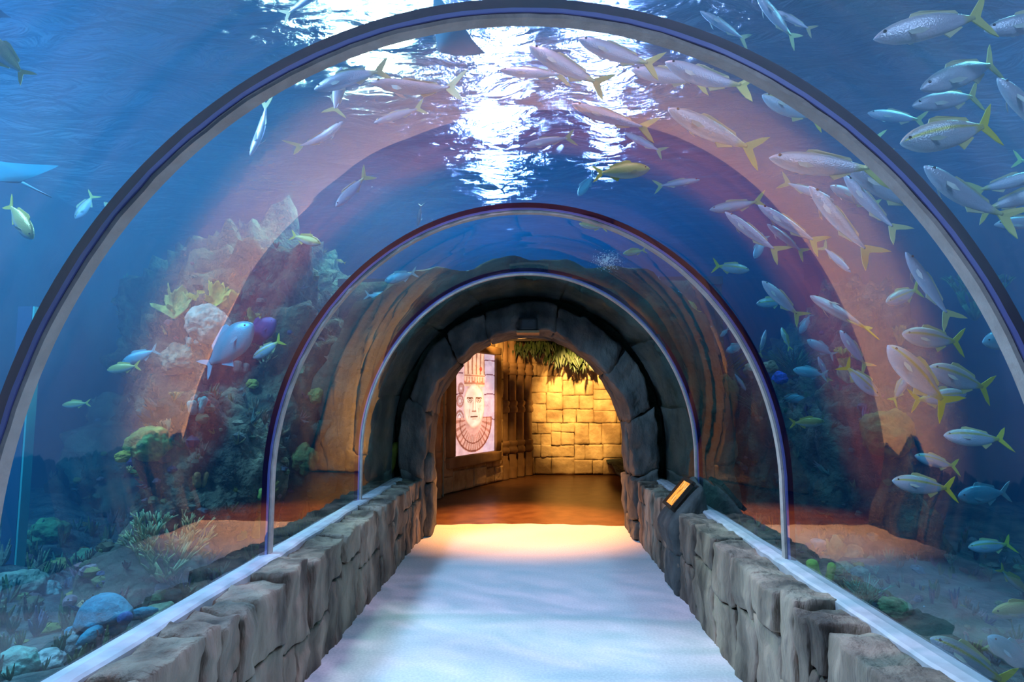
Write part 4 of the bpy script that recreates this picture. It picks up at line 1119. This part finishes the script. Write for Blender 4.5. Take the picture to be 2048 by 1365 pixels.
coral('branches', 1461, 905, 5.9, 40, (.36, .62, .04), 'bright yellow-green branching coral inside the middle ring at right', rad=.12, depth=1, n=3, spread=.6)
coral('dome', 1445, 800, 6.3, 34, (.06, .12, .03), 'dark moss-green coral on the right reef face', sq=1.3)
coral('blades', 1430, 1000, 5.6, 44, (.12, .30, .16), 'green weed growing behind the info lectern', n=60, lean=.5)
coral('dome', 1415, 962, 5.7, 12, (.28, .42, .04), 'small yellow-green lump right behind the info lectern')
coral('branches', 1950, 640, 7.4, 90, (.10, .24, .10), 'dim green branching coral high up near the right edge', rad=.04, depth=3, n=9)
# right floor by the ledge
coral('tubes', 1636, 1102, 4.4, 26, (.52, .44, .40), 'pinkish barrel sponge above the right ledge', fat=.45, n=1)
coral('fan', 1676, 1120, 4.5, 40, (.34, .36, .16), 'tan lobed coral beside the pinkish barrel sponge', lobes=4)
coral('dome', 1708, 1108, 4.6, 18, (.32, .36, .20), 'tan round coral right of the lobed one')
coral('dome', 1688, 1140, 4.4, 18, (.20, .30, .16), 'green-grey round coral under the tan ones')
coral('dome', 1720, 1148, 4.4, 16, (.16, .26, .20), 'grey round coral lowest of the cluster above the right ledge')
coral('tubes', 1648, 1166, 3.9, 38, (.34, .66, .06), 'bright lime sponge standing close to the right ledge', fat=.24, n=2)
coral('blades', 1730, 1214, 3.5, 44, (.10, .36, .24), 'teal sea grass beside the right ledge', n=90, lean=.5)
coral('dome', 1762, 1196, 3.6, 12, (.04, .06, .16), 'small dark indigo lump beyond the sea grass')
coral('dome', 1790, 1218, 3.5, 28, (.08, .20, .08), 'dark green coral beyond the sea grass', sq=.7)
coral('branches', 1752, 1150, 4.6, 18, (.16, .40, .32), 'small teal coral tuft on the right tank floor', rad=.06, depth=2)
coral('branches', 1900, 1130, 5.4, 22, (.12, .34, .26), 'dim teal coral tuft far out on the right tank floor', rad=.06, depth=2)
# vertical acrylic post at far left
p = at(42, 900, 4.9)
t = thing('tank_post', 'vertical blue post with a bright green edge at the far left', 'post', (p.x, p.y, 0))
mb = MB(); mb.box((-.07, -.05, .05), (.05, .05, 2.35)); mb.build('post', mat('blue_post', (.02, .09, .16), .3), t)
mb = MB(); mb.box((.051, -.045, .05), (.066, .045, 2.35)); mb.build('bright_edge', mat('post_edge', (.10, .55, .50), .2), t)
# turtle
p = at(207, 1236, 3.25)
t = thing('sea_turtle', 'turquoise sea turtle resting on the rubble beside the left ledge', 'turtle', p, None)
t.rotation_euler = (.1, -.18, math.radians(-25)); t.scale = (1.0,)*3
TQ = (.02, .24, .34)
vs, fs = ICO[4]; out = []
for v in vs:
    z = v.z*(.125 if v.z > 0 else .06); rim = 1+.10*math.exp(-(v.z*5)**2)
    g_ = -.016*max(0, .16-abs(noise.noise(v*3.2+Vector((5, 2, 1)))))/.16 if v.z > .05 else 0
    out.append(Vector((v.x*.145*rim, v.y*.115*rim, z+g_)))
cmesh('shell', out, fs, TQ, .2, t)
out = [Vector((v.x*.125, v.y*.095, v.z*.055-.06)) for v in vs]; cmesh('underside', out, fs, (.02, .18, .28), .15, t)
out = [Vector((v.x*.045+.185, v.y*.032, v.z*.032-.01+(.006 if v.x > .3 else 0))) for v in vs]; cmesh('head', out, fs, (.012, .10, .30), .15, t)
for sx, sy, l in ((1, 1, .12), (1, -1, .12), (-1, 1, .07), (-1, -1, .07)):
    mb = MB(); b = Vector((sx*.10, sy*.08, -.025)); d = Vector((sx*.25, sy*1, -.18)).normalized()
    mb.tube([b, b+d*l*.4, b+d*l*.8, b+d*l*1.1], [.028, .034, .026, .008], 8)
    cmesh('flipper', mb.v, mb.f, (.02, .26, .36), .15, t)

# bubble burst near the crown
vs3, fs3 = ICO[3]; bm_ = MB(); br = random.Random(4); bc = at(1214, 524, 6.0)
def tiny(c, r):
    vv = [c+Vector((math.sin(a)*math.cos(b), math.sin(a)*math.sin(b), math.cos(a)))*r for a in (.01, .8, 1.57, 2.34, 3.13) for b in [2*PI*k/6 for k in range(6)]]
    ff = [(i*6+j, i*6+(j+1) % 6, (i+1)*6+(j+1) % 6, (i+1)*6+j) for i in range(4) for j in range(6)]
    bm_.add(vv, ff)
for i in range(420):
    q = br.gauss(0, .060); bm_p = Vector((br.gauss(0, .075), br.gauss(0, .07), br.gauss(0, .045)+abs(q)*.3)); tiny(bc+bm_p, br.uniform(.0025, .007)*(1.3-min(1, bm_p.length*5)))
M['bubble'] = mat('bubble', (.95, .97, 1), .15)
tag(bm_.build('bubbles', M['bubble'], None, True), 'burst of white bubbles under the water to the right of the crown', 'bubbles', kind='stuff')

# encrusting growth that mottles the reef: nobody could count it
gr = random.Random(77)
PAL = [(.30, .34, .20), (.16, .26, .10), (.40, .38, .10), (.10, .26, .22), (.34, .26, .18), (.08, .14, .06), (.38, .40, .36), (.14, .22, .20), (.05, .10, .22)]
def growth(names, n, smin, smax, label, name):
    mb = MB(); pool = []
    for o_ in C.objects:
        if o_.name in names:
            far = o_.name.startswith('tank_floor')
            off = o_.location
            for p_ in o_.data.polygons:
                if far and not (1.7 < abs(p_.center.x) < 4.6 and 2.0 < p_.center.y < 7): continue
                if p_.normal.y < .25 or p_.normal.z > .2:
                    pool.append((p_.center+off, p_.normal.copy()))
    for k_ in range(n):
        c, nn = gr.choice(pool)
        if c.z < .1: continue
        r = gr.uniform(smin, smax); col = [x*.55*gr.uniform(.6, 1.3) for x in gr.choice(PAL)]; kind = gr.random()
        if kind < .45:
            vv = []; ff = []
            for i in range(6):
                a = PI*i/5
                for j in range(7):
                    b = 2*PI*j/7; d = r*(1+.5*noise.noise(Vector((i*.8, j*.9, k_))))
                    vv.append(c+Vector((math.sin(a)*math.cos(b), math.sin(a)*math.sin(b), .75*math.cos(a)))*d)
            for i in range(5):
                for j in range(7): ff.append((i*7+j, i*7+(j+1) % 7, (i+1)*7+(j+1) % 7, (i+1)*7+j))
            mb.add(vv, ff, list([col]*len(vv)))
        else:
            for q in range(gr.randint(4, 9)):
                d = (nn+Vector((gr.uniform(-1, 1), gr.uniform(-1, 1), gr.uniform(0, 1.2)))*.8).normalized(); l = r*gr.uniform(1, 2.4)
                n0 = len(mb.v); mb.tube([c, c+d*l*.6, c+d*l+Vector((0, 0, l*.2))], [r*.16, r*.2, r*.06], 5); mb.c += [col]*(len(mb.v)-n0)
    o_ = mb.build(name, M['coral'], None, False); tag(o_, label, 'reef growth', kind='stuff')
rn = [o_.name for o_ in C.objects if o_.name.startswith('reef_rock')]
growth([n for n in rn if C.objects[n].location.x < 0], 1500, .015, .055, 'mottled weed and small corals crusting the left reef', 'reef_growth')
growth([n for n in rn if C.objects[n].location.x > 0], 1100, .015, .05, 'mottled weed and small corals crusting the right reef', 'reef_growth')
fl_ = sorted([o_.name for o_ in C.objects if o_.name.startswith('tank_floor')], key=lambda n: C.objects[n].data.vertices[0].co.x)
PAL = [(.22, .34, .20), (.16, .26, .12), (.36, .36, .10), (.12, .30, .26), (.30, .30, .24), (.10, .18, .10), (.30, .40, .38)]
growth(fl_[:1], 650, .02, .075, 'low mixed rubble and weed covering the tank floor at left', 'reef_growth')
growth(fl_[1:], 450, .015, .05, 'low mixed rubble and weed covering the tank floor at right', 'reef_growth')
